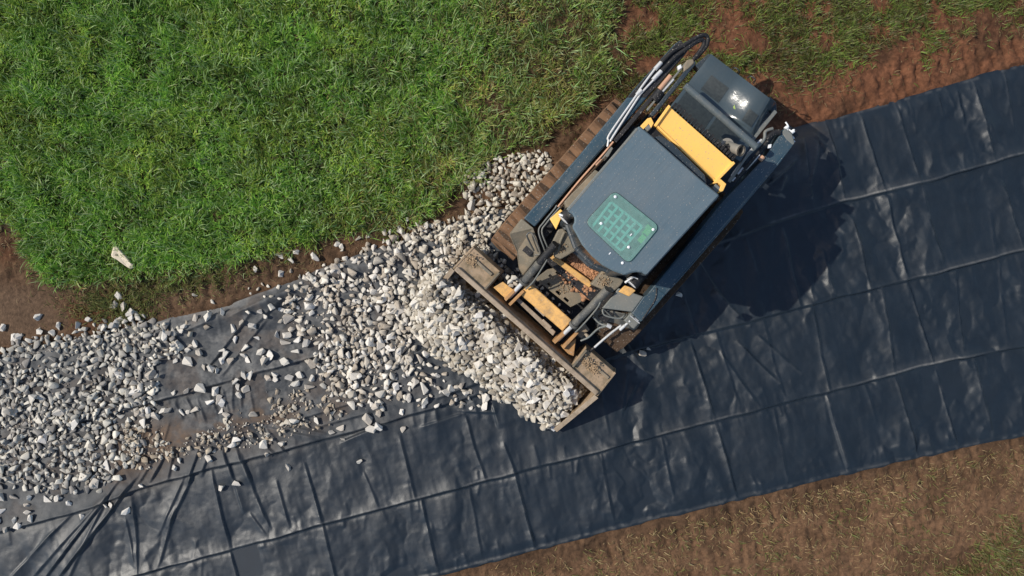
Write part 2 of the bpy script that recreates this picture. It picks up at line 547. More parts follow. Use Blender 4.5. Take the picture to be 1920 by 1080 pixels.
# --- where things grow or lie
LAWN = [(-700, -400), (1190, -400), (1170, 0), (1150, 70), (1200, 120), (1150, 160), (1080, 230), (1020, 272), (940, 296), (890, 335), (845, 385), (775, 422), (700, 436), (610, 460), (545, 482), (430, 508), (330, 520),
        (240, 526), (180, 538), (90, 540), (60, 505), (30, 440), (0, 415), (-300, 400), (-700, 380)]


def edge_noise(X, Y, s=30, a=30, seed=71):
    return (fbm(X / s, Y / s, seed, 3) - .5) * a


def lawn_density(X, Y):
    sd_ = poly_sd(X, Y, LAWN) + edge_noise(X, Y, 26, 44)
    d = smooth(10, -22, sd_)
    worn = smooth(640, 1000, X + (Y - 200) * .25) * .40 + .42 * blob(X, Y, 1130, 110, 90, 130) + .25 * blob(X, Y, 930, 200, 60, 90)
    worn = worn * smooth(.30, .62, fbm(X / 42, Y / 42, 77, 4))
    bare = .9 * blob(X, Y, 1150, 110, 18, 14) + .6 * blob(X, Y, 935, 195, 22) + .8 * blob(X, Y, 410, 405, 10) + .5 * blob(X, Y, 1070, 60, 20)
    return np.clip(d * (1 - worn) * (1 - np.clip(bare, 0, 1)), 0, 1)


def tuft_density(X, Y):
    """patchy olive grass on the earth above the sheet, and beyond"""
    top = at_x(TOP, X)
    up = smooth(45, 150, top - Y) * (X > 900)
    n = fbm(X / 55, Y / 40, 83, 4)
    a = up * smooth(.37, .58, n) * smooth(980, 1200, X + 0 * Y)
    a *= 1 - np.clip(.95 * blob(X, Y, 1355, 25, 75, 55) + .8 * blob(X, Y, 1640, 140, 120, 45, -20) + .8 * blob(X, Y, 1430, 150, 40, 40) + .9 * blob(X, Y, 1800, 150, 200, 45, -16), 0, 1)
    g = .9 * blob(X, Y, 1565, 85, 60, 40, -30) + .8 * blob(X, Y, 1660, 15, 60, 30) + .9 * blob(X, Y, 1830, 20, 90, 35, -10) + .6 * blob(X, Y, 1470, 20, 60, 40) + .7 * blob(X, Y, 1240, 70, 60, 70) + .6 * blob(X, Y, 1380, 110, 45, 30) \
        + .5 * blob(X, Y, 1735, 90, 12, 45, 10) + .5 * blob(X, Y, 1290, 30, 45, 30)
    corner = .055 * smooth(.45, .65, fbm(X / 50, Y / 36, 91, 4)) * smooth(10, 40, Y - at_x(BOT, X)) + .5 * smooth(1.0, 1.9, 1.2 * blob(X, Y, 1940, 1050, 170, 80, -35) + .7 * blob(X, Y, 1860, 1000, 60, 30, -30) + .7 * blob(X, Y, 1800, 1075, 60, 25) + 1.0 * fbm(X / 40, Y / 40, 89, 3))
    left = .5 * blob(X, Y, 215, 575, 60, 25) + .35 * blob(X, Y, 330, 530, 120, 20, -10)
    return a * .8, np.clip(g * smooth(.28, .55, n), 0, 1), corner * 1.0, left


def straw_density(X, Y):
    bot = at_x(BOT, X)
    lo = smooth(8, 25, Y - bot)
    n = fbm(X / 45, Y / 38, 97, 4)
    d = lo * (.50 * smooth(.30, .62, n) + .75 * blob(X, Y, 1560, 925, 150, 36, -14) + .35 * blob(X, Y, 1800, 880, 120, 25, -14) + .25 * blob(X, Y, 1250, 1010, 140, 40, -14))
    up = smooth(10, 60, at_x(TOP, X) - Y) * smooth(1000, 1250, X)
    d2 = up * .5 * smooth(.38, .62, fbm(X / 40 + 9, Y / 40, 101, 4))
    lf = (X < 1000) * (Y < at_x(TOP, X)) * .55 * smooth(60, 5, np.abs(poly_sd(X, Y, LAWN) - 12)) * smooth(.35, .6, n)
    return np.clip(d + d2 + lf, 0, 1)


# ------------------------------------------------------------------ ground: one sheet out to the horizon
def axis(lo, hi, step, far):
    core = np.arange(lo, hi + step / 2, step)
    g = step * 1.5 * np.cumsum(1.35 ** np.arange(40))
    g = g[g < far]
    return np.concatenate([(lo - g)[::-1], core, hi + g])


gx = axis(-6.2, 6.2, 0.018, 300)
gy = axis(-3.6, 3.6, 0.018, 300)
GX, GY = np.meshgrid(gx, gy)
PX, PY = GX * PPM + 960, 540 - GY * PPM
near = (np.abs(GX) < 9) & (np.abs(GY) < 6)


def ground_h(X, Y):
    e = np.minimum(Y - at_x(TOP, X), at_x(BOT, X) - Y)
    under = smooth(-6, 14, e)
    ld = smooth(15, -20, poly_sd(X, Y, LAWN) + edge_noise(X, Y, 26, 44))
    h = (fbm(X / 70, Y / 70, 111, 3) - .5) * .05
    clod = fbm(X / 14, Y / 14, 121, 4)
    h += (np.clip(clod - .42, 0, 1)) * (.10 - .06 * smooth(500, 700, Y)) * smooth(.3, .6, fbm(X / 60, Y / 60, 131, 3))
    h += (fbm(X / 7, Y / 7, 141, 4, .65) - .5) * .034
    # cleat prints of the tracks pressed along the edge of the sheet
    for (x0, y0, x1, y1, wd, pitch, hh) in ((235, 585, 600, 470, 26, 25, .030), (1500, 205, 1960, 75, 30, 24, .022), (1030, 1060, 1960, 830, 34, 26, .022), (1180, 1090, 1960, 905, 30, 26, .018)):
        d, s_, t = seg(X, Y, x0, y0, x1, y1)
        L = math.hypot(x1 - x0, y1 - y0)
        ph = t * L / pitch + .25 * (fbm(X / 30, Y / 30, 151, 2) - .5)
        bar = np.exp(-(((ph % 1.0) - .5) / .16) ** 2)
        on = smooth(wd, wd * .6, d) * smooth(.28, .5, fbm(X / 50, Y / 50, 161, 3))
        h = h - on * bar * hh + on * .008
    # smoothed bare earth at the left
    sm = np.clip(1.2 * blob(X, Y, 10, 590, 150, 55), 0, 1)
    h = h * (1 - .85 * sm) - .01 * sm
    h = h + ld * .055
    h = h * (1 - under) + under * (-.012 + 0 * h)
    return h


GZ = np.zeros_like(GX)
GZ[near] = ground_h(PX[near], PY[near])

C = np.zeros(GX.shape + (3,))
n1 = fbm(PX / 50, PY / 50, 171, 4)[..., None]
n2 = fbm(PX / 11, PY / 11, 181, 4)[..., None]
red = np.array([.130, .056, .029]); brown = np.array([.098, .056, .031]); tan = np.array([.108, .068, .042]); dk = np.array([.045, .027, .016])
C[:] = brown
kred = (smooth(1000, 1300, PX) * smooth(520, 300, PY))[..., None]
C = C * (1 - kred) + red * kred
C = C * (1 - .55 * smooth(.45, .7, n1)) + dk * .55 * smooth(.45, .7, n1)
C = C * (.55 + .85 * n2)
klow = smooth(0, 60, PY - at_x(BOT, PX))[..., None]
C = C * (1 - klow) + (np.array([.135, .076, .042]) * (.72 + .5 * n2) * (1 - .3 * smooth(.5, .7, n1))) * klow
ktan = np.clip(1.3 * blob(PX, PY, 10, 590, 140, 60) + .5 * blob(PX, PY, 400, 545, 160, 30, -15), 0, 1)[..., None]
C = C * (1 - ktan) + tan * (.8 + .35 * n1) * ktan
stainp = np.clip(1.1 * blob(PX, PY, 160, 590, 45, 28) + .8 * blob(PX, PY, 40, 480, 60, 35) + .5 * blob(PX, PY, 190, 570, 60, 20), 0, 1)[..., None] * smooth(.35, .6, n1)
C = C * (1 - stainp) + np.array([.085, .036, .017]) * stainp
lawn = lawn_density(PX, PY)[..., None]
C = C * (1 - .75 * lawn) + np.array([.030, .036, .012]) * .75 * lawn
far = (~near)[..., None]
C = np.where(far, np.array([.06, .07, .025]), C)
ny, nx = GX.shape
idx = np.arange(nx * ny).reshape(ny, nx)
quads = np.stack([idx[:-1, :-1], idx[:-1, 1:], idx[1:, 1:], idx[1:, :-1]], -1).reshape(-1, 4)
g = np_mesh('ground', np.stack([GX, GY, GZ], -1).reshape(-1, 3), [quads], MAT['soil'], C.reshape(-1, 3), smooth=True)
tag(g, 'bare reddish brown earth with cleat prints', 'ground', kind='structure')

# ------------------------------------------------------------------ plastic sheet
sx = np.concatenate([np.linspace(-14, -6.2, 120)[:-1], np.arange(-6.2, 6.2, .0095), np.linspace(6.2, 14, 120)])
nt_ = 380
T = np.linspace(0, 1, nt_)
SXP = sx * PPM + 960
tp = at_x(TOP, SXP) + (vnoise(SXP / 23, SXP * 0, 191) - .5) * 5
bt = at_x(BOT, SXP) + (vnoise(SXP / 19, SXP * 0, 192) - .5) * 5
XX = np.repeat(SXP[None, :], nt_, 0)
YY = tp[None, :] * (1 - T[:, None]) + bt[None, :] * T[:, None]
HH = sheet_h(XX, YY)
co = np.stack([(XX - 960) / PPM, (540 - YY) / PPM, HH], -1)
idx = np.arange(nt_ * len(sx)).reshape(nt_, len(sx))
quads = np.stack([idx[:-1, :-1], idx[1:, :-1], idx[1:, 1:], idx[:-1, 1:]], -1).reshape(-1, 4)
leftk = smooth(1000, 700, XX + (YY - 600) * .3)
btw = smooth(35, -60, YY - at_x(SEAMS[1], XX))
dn = fbm(XX / 60, YY / 50, 201, 4)
dust = .22 * leftk * btw * (.5 + dn) + .04 * leftk + .30 * leftk * btw * smooth(.5, .62, fbm(XX / 16, YY / 13, 207, 4)) + .4 * blob(XX, YY, 330, 600, 200, 22, -18) + .3 * blob(XX, YY, 1500, 300, 40, 40) + .6 * blob(XX, YY, 1195, 695, 26, 10, 30) * smooth(.4, .6, fbm(XX / 15, YY / 15, 205, 2))  # last blob: plastic glints by the bucket corner, put into the colour
mudk = .75 * smooth(.38, .6, fbm(XX / 22, YY / 14, 213, 4)) * blob(XX, YY, 470, 790, 150, 26, -12) + .7 * blob(XX, YY, 250, 850, 70, 50) + .55 * blob(XX, YY, 300, 815, 80, 30) + .30 * leftk * btw * smooth(.5, .7, fbm(XX / 40 + 5, YY / 40, 211, 4)) + .5 * blob(XX, YY, 1500, 255, 40, 25)
for si, ln in enumerate(SEAMS):  # scuffed fold crests, with bright seam highlights put into their colour
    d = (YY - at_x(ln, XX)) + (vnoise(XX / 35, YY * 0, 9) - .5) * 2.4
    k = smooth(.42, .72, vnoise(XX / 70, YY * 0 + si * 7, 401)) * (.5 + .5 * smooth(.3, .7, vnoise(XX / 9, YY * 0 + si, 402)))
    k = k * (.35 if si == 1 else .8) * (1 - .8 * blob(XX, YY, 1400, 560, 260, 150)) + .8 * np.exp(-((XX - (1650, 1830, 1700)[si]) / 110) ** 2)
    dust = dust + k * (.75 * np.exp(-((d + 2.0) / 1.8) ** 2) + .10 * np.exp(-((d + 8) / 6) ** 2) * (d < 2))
for (x0, y0, x1, y1, kk) in CREASES:  # fainter spots of the same painted highlight along the creases
    m_ = (XX > min(x0, x1) - 12) & (XX < max(x0, x1) + 12) & (YY > min(y0, y1) - 12) & (YY < max(y0, y1) + 12)
    if not m_.any(): continue
    d, s_, t = seg(XX[m_], YY[m_], x0, y0, x1, y1)
    dust[m_] += .16 * kk * np.exp(-(d / 3) ** 2) * smooth(.45, .75, vnoise(XX[m_] / 14, YY[m_] / 14, 403))
edge_ = np.minimum(YY - at_x(TOP, XX), at_x(BOT, XX) - YY)
dust = dust + .30 * np.exp(-((edge_ - 4) / 2.5) ** 2) * smooth(.3, .7, vnoise(XX / 10, YY * 0 + 5, 404))
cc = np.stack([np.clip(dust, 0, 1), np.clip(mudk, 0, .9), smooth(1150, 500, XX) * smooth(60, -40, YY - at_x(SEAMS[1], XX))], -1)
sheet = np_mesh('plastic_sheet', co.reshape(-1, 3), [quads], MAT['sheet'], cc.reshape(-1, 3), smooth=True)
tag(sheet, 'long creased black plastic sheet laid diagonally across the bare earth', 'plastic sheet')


# ------------------------------------------------------------------ grass blades
def blades(name, pts, length, width, lean, cols, mat, label, cat='grass', zfun=ground_h, flat=0.0):
    n = len(pts)
    X, Y = pts[:, 0], pts[:, 1]
    bx, by = (X - 960) / PPM, (540 - Y) / PPM
    bz = zfun(X, Y) - .006
    clump = fbm(X / 22, Y / 22, 221, 2) * 4 * math.pi
    az = clump + rng.normal(0, 1.0, n)
    L = length; ln = lean
    rows = [0.0, .38, .72, 1.0]
    wd = [1.0, .95, .62, 0]
    cx, cy, cz = bx.copy(), by.copy(), bz.copy()
    verts = np.zeros((n, 7, 3))
    px_, py_ = -np.sin(az), np.cos(az)
    twist = rng.normal(0, .5, n)
    k = 0
    ang = ln * .35
    for i, t in enumerate(rows):
        if i:
            dl = (rows[i] - rows[i - 1]) * L
            ang = ln * (.35 + .75 * t)
            az2 = az + twist * t
            cx = cx + np.sin(ang) * np.cos(az2) * dl
            cy = cy + np.sin(ang) * np.sin(az2) * dl
            cz = cz + np.cos(ang) * dl
        if wd[i] > 0:
            hw = width * wd[i] * .5
            tilt = .4 * np.sin(twist * 3)
            verts[:, k, 0] = cx - px_ * hw; verts[:, k, 1] = cy - py_ * hw; verts[:, k, 2] = cz - tilt * hw
            verts[:, k + 1, 0] = cx + px_ * hw; verts[:, k + 1, 1] = cy + py_ * hw; verts[:, k + 1, 2] = cz + tilt * hw
            k += 2
        else:
            verts[:, k, 0], verts[:, k, 1], verts[:, k, 2] = cx, cy, cz
    zfloor = bz[:, None] + .004
    verts[:, 2:, 2] = np.maximum(verts[:, 2:, 2], zfloor)
    b = (np.arange(n) * 7)[:, None]
    q = np.concatenate([b + np.array([[0, 1, 3, 2]]), b + np.array([[2, 3, 5, 4]])])
    t3 = b + np.array([[4, 5, 6]])
    c = np.repeat(cols[:, None, :], 7, 1)
    o = np_mesh(name, verts.reshape(-1, 3), [q, t3], mat, c.reshape(-1, 3))
    return tag(o, label, cat, kind='stuff')


def scatter(dens, n, x0, x1, y0, y1):
    P = np.stack([rng.uniform(x0, x1, n), rng.uniform(y0, y1, n)], -1)
    return P[rng.random(n) < dens(P[:, 0], P[:, 1])]


def pick(pal, n, jit=.18):
    pal = np.array(pal)
    a = pal[rng.integers(0, len(pal), n)]; b = pal[rng.integers(0, len(pal), n)]
    t = rng.random((n, 1))
    return (a * t + b * (1 - t)) * rng.uniform(1 - jit, 1 + jit, (n, 1))


GREEN = [(.052, .140, .016), (.112, .225, .026), (.165, .285, .038), (.200, .285, .055), (.028, .082, .012), (.120, .250, .030)]
OLIVE = [(.180, .215, .055), (.120, .145, .038), (.220, .220, .075), (.095, .135, .030), (.135, .105, .042)]
STRAW = [(.31, .21, .095), (.24, .155, .068), (.38, .28, .14), (.15, .088, .04), (.20, .18, .062), (.11, .062, .03)]
# lawn
P = scatter(lawn_density, 330000, -320, 1260, -270, 560)
n = len(P)
ol = np.clip(smooth(600, 1080, P[:, 0] + (P[:, 1] - 200) * .3 + (fbm(P[:, 0] / 70, P[:, 1] / 70, 231, 3) - .5) * 500), 0, 1) * .8
ol = np.maximum(ol, smooth(26, -2, -poly_sd(P[:, 0], P[:, 1], LAWN)) * .6)
use = rng.random(n) < ol
cols = np.where(use[:, None], pick(OLIVE, n), pick(GREEN, n))
cols *= (.38 + 2.2 * fbm(P[:, 0] / 35, P[:, 1] / 35, 241, 4))[:, None]
yl = smooth(.45, .65, fbm(P[:, 0] / 80, P[:, 1] / 80, 243, 3))[:, None]
cols = cols * (1 - yl * .5) + cols * np.array([1.45, 1.02, 1.1]) * yl * .5
pale = rng.random(n) < .085
cols[pale] = pick([(.26, .42, .15), (.36, .44, .20)], pale.sum())
tall = fbm(P[:, 0] / 40, P[:, 1] / 40, 251, 3)
L = (rng.uniform(.05, .125, n) * (.45 + 1.1 * tall)) * np.where(pale, 1.5, 1)
blades('grass', P, L, rng.uniform(.0045, .0105, n), rng.uniform(.3, 1.5, n), cols, MAT['grass'], 'thick bright green lawn filling the upper left of the field')
# olive tufts on the earth
allP = []; allC = []
for k, pal, cnt in ((0, OLIVE, 145000), (1, OLIVE[:4] + GREEN[2:4] * 2 + [(.16, .20, .06)], 145000), (2, OLIVE + [(.20, .17, .07), (.16, .15, .05)], 132000), (3, OLIVE, 40000)):
    box = ((1000, 2150, -250, 330), (1150, 2150, -250, 330), (1000, 2150, 820, 1280), (60, 520, 480, 640))[k]
    p = scatter(lambda a, b: tuft_density(a, b)[k], cnt, *box)
    allP.append(p); allC.append(pick(pal, len(p), .35) * ((.70, .62, .6) if k == 0 else (.9, .88, .8)))
P = np.concatenate(allP); cols = np.concatenate(allC); n = len(P)
blades('sparse_grass', P, rng.uniform(.05, .11, n), rng.uniform(.0045, .009, n), rng.uniform(.6, 1.5, n), cols, MAT['grass'], 'patchy olive grass tufts growing through the churned earth', 'grass')
# dry straw
P = scatter(straw_density, 215000, -60, 2150, -200, 1280); n = len(P)
sc_ = np.where(P[:, 1] < 600, .72, 1.0)
blades('dry_grass', P, rng.uniform(.022, .090, n), rng.uniform(.0035, .008, n), rng.uniform(1.0, 1.75, n), pick(STRAW, n) * sc_[:, None], MAT['straw'], 'dead straw coloured grass strewn over the bare earth', 'dry grass')

# ------------------------------------------------------------------ the compact track loader
ORG = W(1130, 447, 0)
FWD = Vector((-.663, -.749, 0)).normalized()
YAW = math.atan2(FWD.y, FWD.x)
ROT = Matrix.Rotation(YAW, 3, 'Z')
RINV = ROT.inverted()
loader = bpy.data.objects.new('track_loader', None)
loader.location = ORG
loader.rotation_euler = (0, 0, YAW)
COL.objects.link(loader)
tag(loader, 'compact track loader with slate blue cab roof and arms tipping gravel from its bucket', 'track loader')


ZMAP = [lambda z: z]


def M(px, py, z):
    z = ZMAP[0](z)
    return RINV @ (W(px, py, z) - ORG)


def L2P(u, v):
    """loader coordinates on the ground -> ground photo pixels"""
    p = ORG + ROT @ Vector((u, v, 0))
    return 960 + p.x * PPM, 540 - p.y * PPM


def add_slab(bm, pts, thick, z=None):
    """pts: (px,py) with a common z or (px,py,z); walls drop straight down"""
    P = [M(p[0], p[1], p[2] if len(p) > 2 else z) for p in pts]
    t = [bm.verts.new(p) for p in P]
    b = [bm.verts.new(p - Vector((0, 0, thick))) for p in P]
    bm.faces.new(t); bm.faces.new(b[::-1])
    n = len(t)
    for i in range(n):
        bm.faces.new((t[i], b[i], b[(i + 1) % n], t[(i + 1) % n]))


def slab(name, pts, thick, m, parent=loader, z=None, bevel=.006):
    bm = bmesh.new()
    add_slab(bm, pts, thick, z)
    return obj(name, bm, MAT[m], parent, bevel)


def add_box(bm, u0, u1, v0, v1, z0, z1):
    vs = [bm.verts.new((u, v, z)) for z in (z0, z1) for (u, v) in ((u0, v0), (u1, v0), (u1, v1), (u0, v1))]
    for f in ((0, 3, 2, 1), (4, 5, 6, 7), (0, 1, 5, 4), (1, 2, 6, 5), (2, 3, 7, 6), (3, 0, 4, 7)):
        bm.faces.new([vs[i] for i in f])


def box(name, u0, u1, v0, v1, z0, z1, m, parent=loader, bevel=.006):
    bm = bmesh.new()
    add_box(bm, u0, u1, v0, v1, z0, z1)
    return obj(name, bm, MAT[m], parent, bevel)


def add_tube(bm, pts, r, n=10, caps=True):
    pts = [Vector(p) for p in pts]
    rings = []
    prev = None
    for i, p in enumerate(pts):
        d = (pts[min(i + 1, len(pts) - 1)] - pts[max(i - 1, 0)]).normalized()
        if prev is None:
            a = d.orthogonal().normalized()
        else:
            a = (prev - d * prev.dot(d)).normalized()
        prev = a
        b = d.cross(a)
        rr = r[i] if isinstance(r, (list, tuple)) else r
        rings.append([bm.verts.new(p + (a * math.cos(k * 2 * math.pi / n) + b * math.sin(k * 2 * math.pi / n)) * rr) for k in range(n)])
    for i in range(len(rings) - 1):
        for k in range(n):
            bm.faces.new((rings[i][k], rings[i][(k + 1) % n], rings[i + 1][(k + 1) % n], rings[i + 1][k]))
    if caps:
        bm.faces.new(rings[0][::-1]); bm.faces.new(rings[-1])


def curve_pts(pts, sub=6):
    """Catmull-Rom through the points"""
    P = [Vector(p) for p in pts]
    out = []
    for i in range(len(P) - 1):
        a, b, c, d = P[max(i - 1, 0)], P[i], P[i + 1], P[min(i + 2, len(P) - 1)]
        for k in range(sub):
            t = k / sub
            out.append(.5 * ((2 * b) + (c - a) * t + (2 * a - 5 * b + 4 * c - d) * t * t + (3 * b - a - 3 * c + d) * t ** 3))
    out.append(P[-1])
    return out


def tube(name, pts, r, m, parent=loader, smoothpath=True, n=10):
    """pts in (px, py, z)"""
    P = [M(*p) for p in pts]
    if smoothpath and len(P) > 2: P = curve_pts(P)
    bm = bmesh.new()
    add_tube(bm, P, r, n)
    return obj(name, bm, MAT[m], parent, smooth=True)


def round_poly(pts, rad, n=5):
    out = []
    k = len(pts)
    for i in range(k):
        p = Vector(pts[i]); a = (Vector(pts[i - 1]) - p).normalized(); b = (Vector(pts[(i + 1) % k]) - p).normalized()
        s, e = p + a * rad, p + b * rad
        for j in range(n + 1):
            t = j / n
            q = s * (1 - t) ** 2 + p * 2 * t * (1 - t) + e * t * t
            out.append((q.x, q.y))
    return out


def scale_poly(pts, f):
    cx = sum(p[0] for p in pts) / len(pts); cy = sum(p[1] for p in pts) / len(pts)
    return [(cx + (x - cx) * f, cy + (y - cy) * f) for x, y in pts]


def holed(name, outer, holes, z, thick, m, parent=loader, bevel=.004):
    """flat plate with openings; outlines in pixels"""
    bm = bmesh.new()
    for zz in (z, z - thick):
        es = []
        for lp in [outer] + holes:
            vs = [bm.verts.new(M(x, y, z) - Vector((0, 0, z - zz))) for x, y in lp]
            es += [bm.edges.new((vs[i], vs[(i + 1) % len(vs)])) for i in range(len(vs))]
        bmesh.ops.triangle_fill(bm, edges=es, use_beauty=True)
    bm.verts.ensure_lookup_table()
    off = 0
    tot = sum(len(l) for l in [outer] + holes)
    for lp in [outer] + holes:
        k = len(lp)
        for i in range(k):
            a, b = off + i, off + (i + 1) % k
            bm.faces.new((bm.verts[a], bm.verts[b], bm.verts[b + tot], bm.verts[a + tot]))
        off += k
    return obj(name, bm, MAT[m], parent, bevel, seg=1)


# ---- tracks
def stadium(u0, u1, r, zc, k=10):
    """closed outline (u, z) of a track loop, evenly walked"""
    out = []
    nfl = 14
    for i in range(nfl): out.append((u1 - (u1 - u0) * i / nfl, zc + r))
    for i in range(k): a = math.pi / 2 + math.pi * i / k; out.append((u0 + r * math.cos(a), zc + r * math.sin(a)))
    for i in range(nfl): out.append((u0 + (u1 - u0) * i / nfl, zc - r))
    for i in range(k): a = -math.pi / 2 + math.pi * i / k; out.append((u1 + r * math.cos(a), zc + r * math.sin(a)))
    return out


def resample(pts, step):
    P = [Vector((p[0], p[1])) for p in pts] + [Vector((pts[0][0], pts[0][1]))]
    L = [0]
    for i in range(len(P) - 1): L.append(L[-1] + (P[i + 1] - P[i]).length)
    n = int(round(L[-1] / step))
    out = []
    for i in range(n):
        s = L[-1] * i / n
        j = max(k for k in range(len(L)) if L[k] <= s + 1e-9)
        j = min(j, len(P) - 2)
        out.append(P[j].lerp(P[j + 1], (s - L[j]) / max(1e-9, L[j + 1] - L[j])))
    return out


for sgn in (-1, 1):
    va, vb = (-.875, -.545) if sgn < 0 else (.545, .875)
    outl = resample(stadium(-.80, .50, .335, .335), .145 / 4)
    cen = Vector((-.15, .335))
    bm = bmesh.new()
    n = len(outl)
    rings = []
    for i, p in enumerate(outl):
        t = (outl[(i + 1) % n] - outl[i - 1]).normalized()
        nrm = Vector((t.y, -t.x))
        if nrm.dot(p - cen) < 0: nrm = -nrm
        h = [.000, .022, .022, .004][i % 4]
        q = p + nrm * (h - .022)
        qi = p - nrm * .055
        w2 = .012 if i % 4 in (1, 2) else 0
        rings.append([bm.verts.new((q.x, va + .01, q.y)), bm.verts.new((q.x + (.012 if i % 8 < 4 else -.012), (va * 2 + vb) / 3, q.y + .003)), bm.verts.new((q.x, (va + 2 * vb) / 3, q.y)), bm.verts.new((q.x, vb - .01, q.y)), bm.verts.new((qi.x, vb, qi.y)), bm.verts.new((qi.x, va, qi.y))])
    for i in range(n):
        a, b = rings[i], rings[(i + 1) % n]
        for k in range(6):
            f = bm.faces.new((a[k], a[(k + 1) % 6], b[(k + 1) % 6], b[k]))
            f.material_index = 1 if (i % 4 == 3 and k < 3) else 0
    nbelt = len(bm.faces)
    # lug pads on the belt
    for i in range(0, n, 4):
        p = outl[i]
        t = (outl[(i + 1) % n] - outl[i - 1]).normalized()
        nrm = Vector((t.y, -t.x))
        if nrm.dot(p - cen) < 0: nrm = -nrm
        for (a0, a1, du) in (((vb - .075, vb - .05, .01),) if sgn < 0 else ((va + .05, va + .075, .01),)):
            c = p + t * du
            vs = []
            for e in (-.005, .004):
                for (s, q) in ((-.018, a0), (.018, a0), (.014, a1), (-.014, a1)):
                    vs.append(bm.verts.new((c.x + t.x * s + nrm.x * e, q, c.y + t.y * s + nrm.y * e)))
            for f in ((0, 3, 2, 1), (4, 5, 6, 7), (0, 1, 5, 4), (1, 2, 6, 5), (2, 3, 7, 6), (3, 0, 4, 7)):
                bm.faces.new([vs[k] for k in f])
    bm.faces.ensure_lookup_table()
    for f in bm.faces[nbelt:]: f.material_index = 1
    tr = obj('track', bm, MAT['track' if sgn < 0 else 'trackdark'], loader, .003, seg=1)  # off-side track in darker rubber: its shade is put into the colour
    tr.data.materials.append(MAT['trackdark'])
    if sgn < 0: tr['label'] = 'mud dusted rubber track on the grass side'
    for (u, z, r) in ((-.78, .335, .27), (.48, .335, .27), (-.35, .19, .12), (-.05, .19, .12), (.22, .19, .12)):
        bm = bmesh.new()
        add_tube(bm, [(u, va + .06, z), (u, vb - .06, z)], r, 20)
        obj('roller', bm, MAT['muddy'], tr, .01)
    box('track_frame', -.6, .3, min(va, vb) + .09, max(va, vb) - .09, .22, .48, 'black', tr)

# ---- chassis
box('chassis', -1.16, .62, -.52, .52, .24, .62, 'black', bevel=.01)
box('engine_bay', -1.22, -.44, -.44, .46, .621, .70, 'black', bevel=.01)
for v in (-.50, .50):
    box('fender', -.95, .70, v - .05, v + .05, .60, .72, 'black')

# ---- cab
ROOF = [(1199, 235), (1225, 257), (1322, 343), (1350, 366), (1300, 421), (1213, 516), (1204, 511), (1194, 510), (1186, 511), (1172, 516), (1150, 508), (1130, 497), (1110, 480), (1092, 459), (1080, 437), (1073, 425), (1077, 417), (1078, 409), (1074, 402), (1063, 394), (1130, 315)]
PANE = [(1152, 357), (1237, 425), (1179, 495), (1097, 417)]
pane = round_poly(PANE, 13)
hole = round_poly(scale_poly(PANE, .90), 12)
roof = holed('roof', ROOF, [hole], 2.0, .05, 'roof', bevel=.012)
gask = holed('gasket', round_poly(scale_poly(PANE, 1.02), 14), [round_poly(scale_poly(PANE, .915), 12)], 2.007, .010, 'dark', roof)
gl = slab('skylight', pane, .008, 'glass', z=2.017, bevel=.003)
for (x, y) in ((1153.5, 369), (1127, 419), (1224.5, 430.5), (1178.5, 463.5), (1167, 493)):
    bm = bmesh.new()
    zb = 2.018 if y != 493 else 2.001
    c = M(x, y, zb)
    add_tube(bm, [c, c + Vector((0, 0, .006)), c + Vector((0, 0, .010))], [.012, .012, .006], 12)
    obj('bolt', bm, MAT['white'], gl if y != 493 else roof, smooth=True)
for (x, y, a) in ((1183, 440, 50), (1143.5, 475, 60)):
    c = M(x, y, 2.018 if y == 440 else 2.001)
    bm = bmesh.new(); add_box(bm, c.x - .010, c.x + .012, c.y - .004, c.y + .004, c.z, c.z + .003)
    obj('tag', bm, MAT['white'], gl if y == 440 else roof)
# raised edge strip of the roof and shallow pressed panel lines
slab('roof_edge', [(1062, 392, 2.002), (1067, 396, 2.002), (1197, 243, 2.002), (1194, 239, 2.002)], .03, 'greyplate', roof)
for (a, b) in (((1100, 385), (1219, 250)), ((1250, 470), (1335, 372))):
    pass
# grid of guard bars under the pane, a seat and the stickers inside
Q = [(1146, 379), (1204, 425), (1165, 470), (1110, 426)]
def bl(s, t):
    return ((Q[0][0] * (1 - s) + Q[1][0] * s) * (1 - t) + (Q[3][0] * (1 - s) + Q[2][0] * s) * t,
            (Q[0][1] * (1 - s) + Q[1][1] * s) * (1 - t) + (Q[3][1] * (1 - s) + Q[2][1] * s) * t)


MAT['guard'] = paint('pale_guard_paint', (0.62, 0.68, 0.65), 0.5, 0.2)
for i in range(6):
    s = i / 5
    p0, p1, p2, p3 = bl(s - .032, 0), bl(s + .032, 0), bl(s + .032, 1), bl(s - .032, 1)
    slab('guard_bar', [p0, p1, p2, p3], .012, 'guard', roof, z=1.990, bevel=.002)
for j in range(5):
    t = j / 4
    slab('guard_bar', [bl(0, t - .04), bl(1, t - .04), bl(1, t + .04), bl(0, t + .04)], .012, 'guard', roof, z=1.976, bevel=.002)
c = M(1165, 425, 1.0)
bm = bmesh.new(); add_box(bm, c.x - .28, c.x + .22, c.y - .25, c.y + .25, .9, 1.02)
seat = obj('seat', bm, MAT['black'], loader, .04)
bm = bmesh.new(); add_box(bm, c.x - .36, c.x - .24, c.y - .24, c.y + .24, 1.0, 1.55)
obj('backrest', bm, MAT['black'], seat, .04)
for (x, y, s) in ((1214, 433, .045), (1206, 448, .04)):
    c = M(x, y, 1.958)
    bm = bmesh.new(); add_box(bm, c.x - s, c.x + s, c.y - s * .8, c.y + s * .8, c.z - .011, c.z)
    obj('sticker', bm, MAT['lime'], gl)
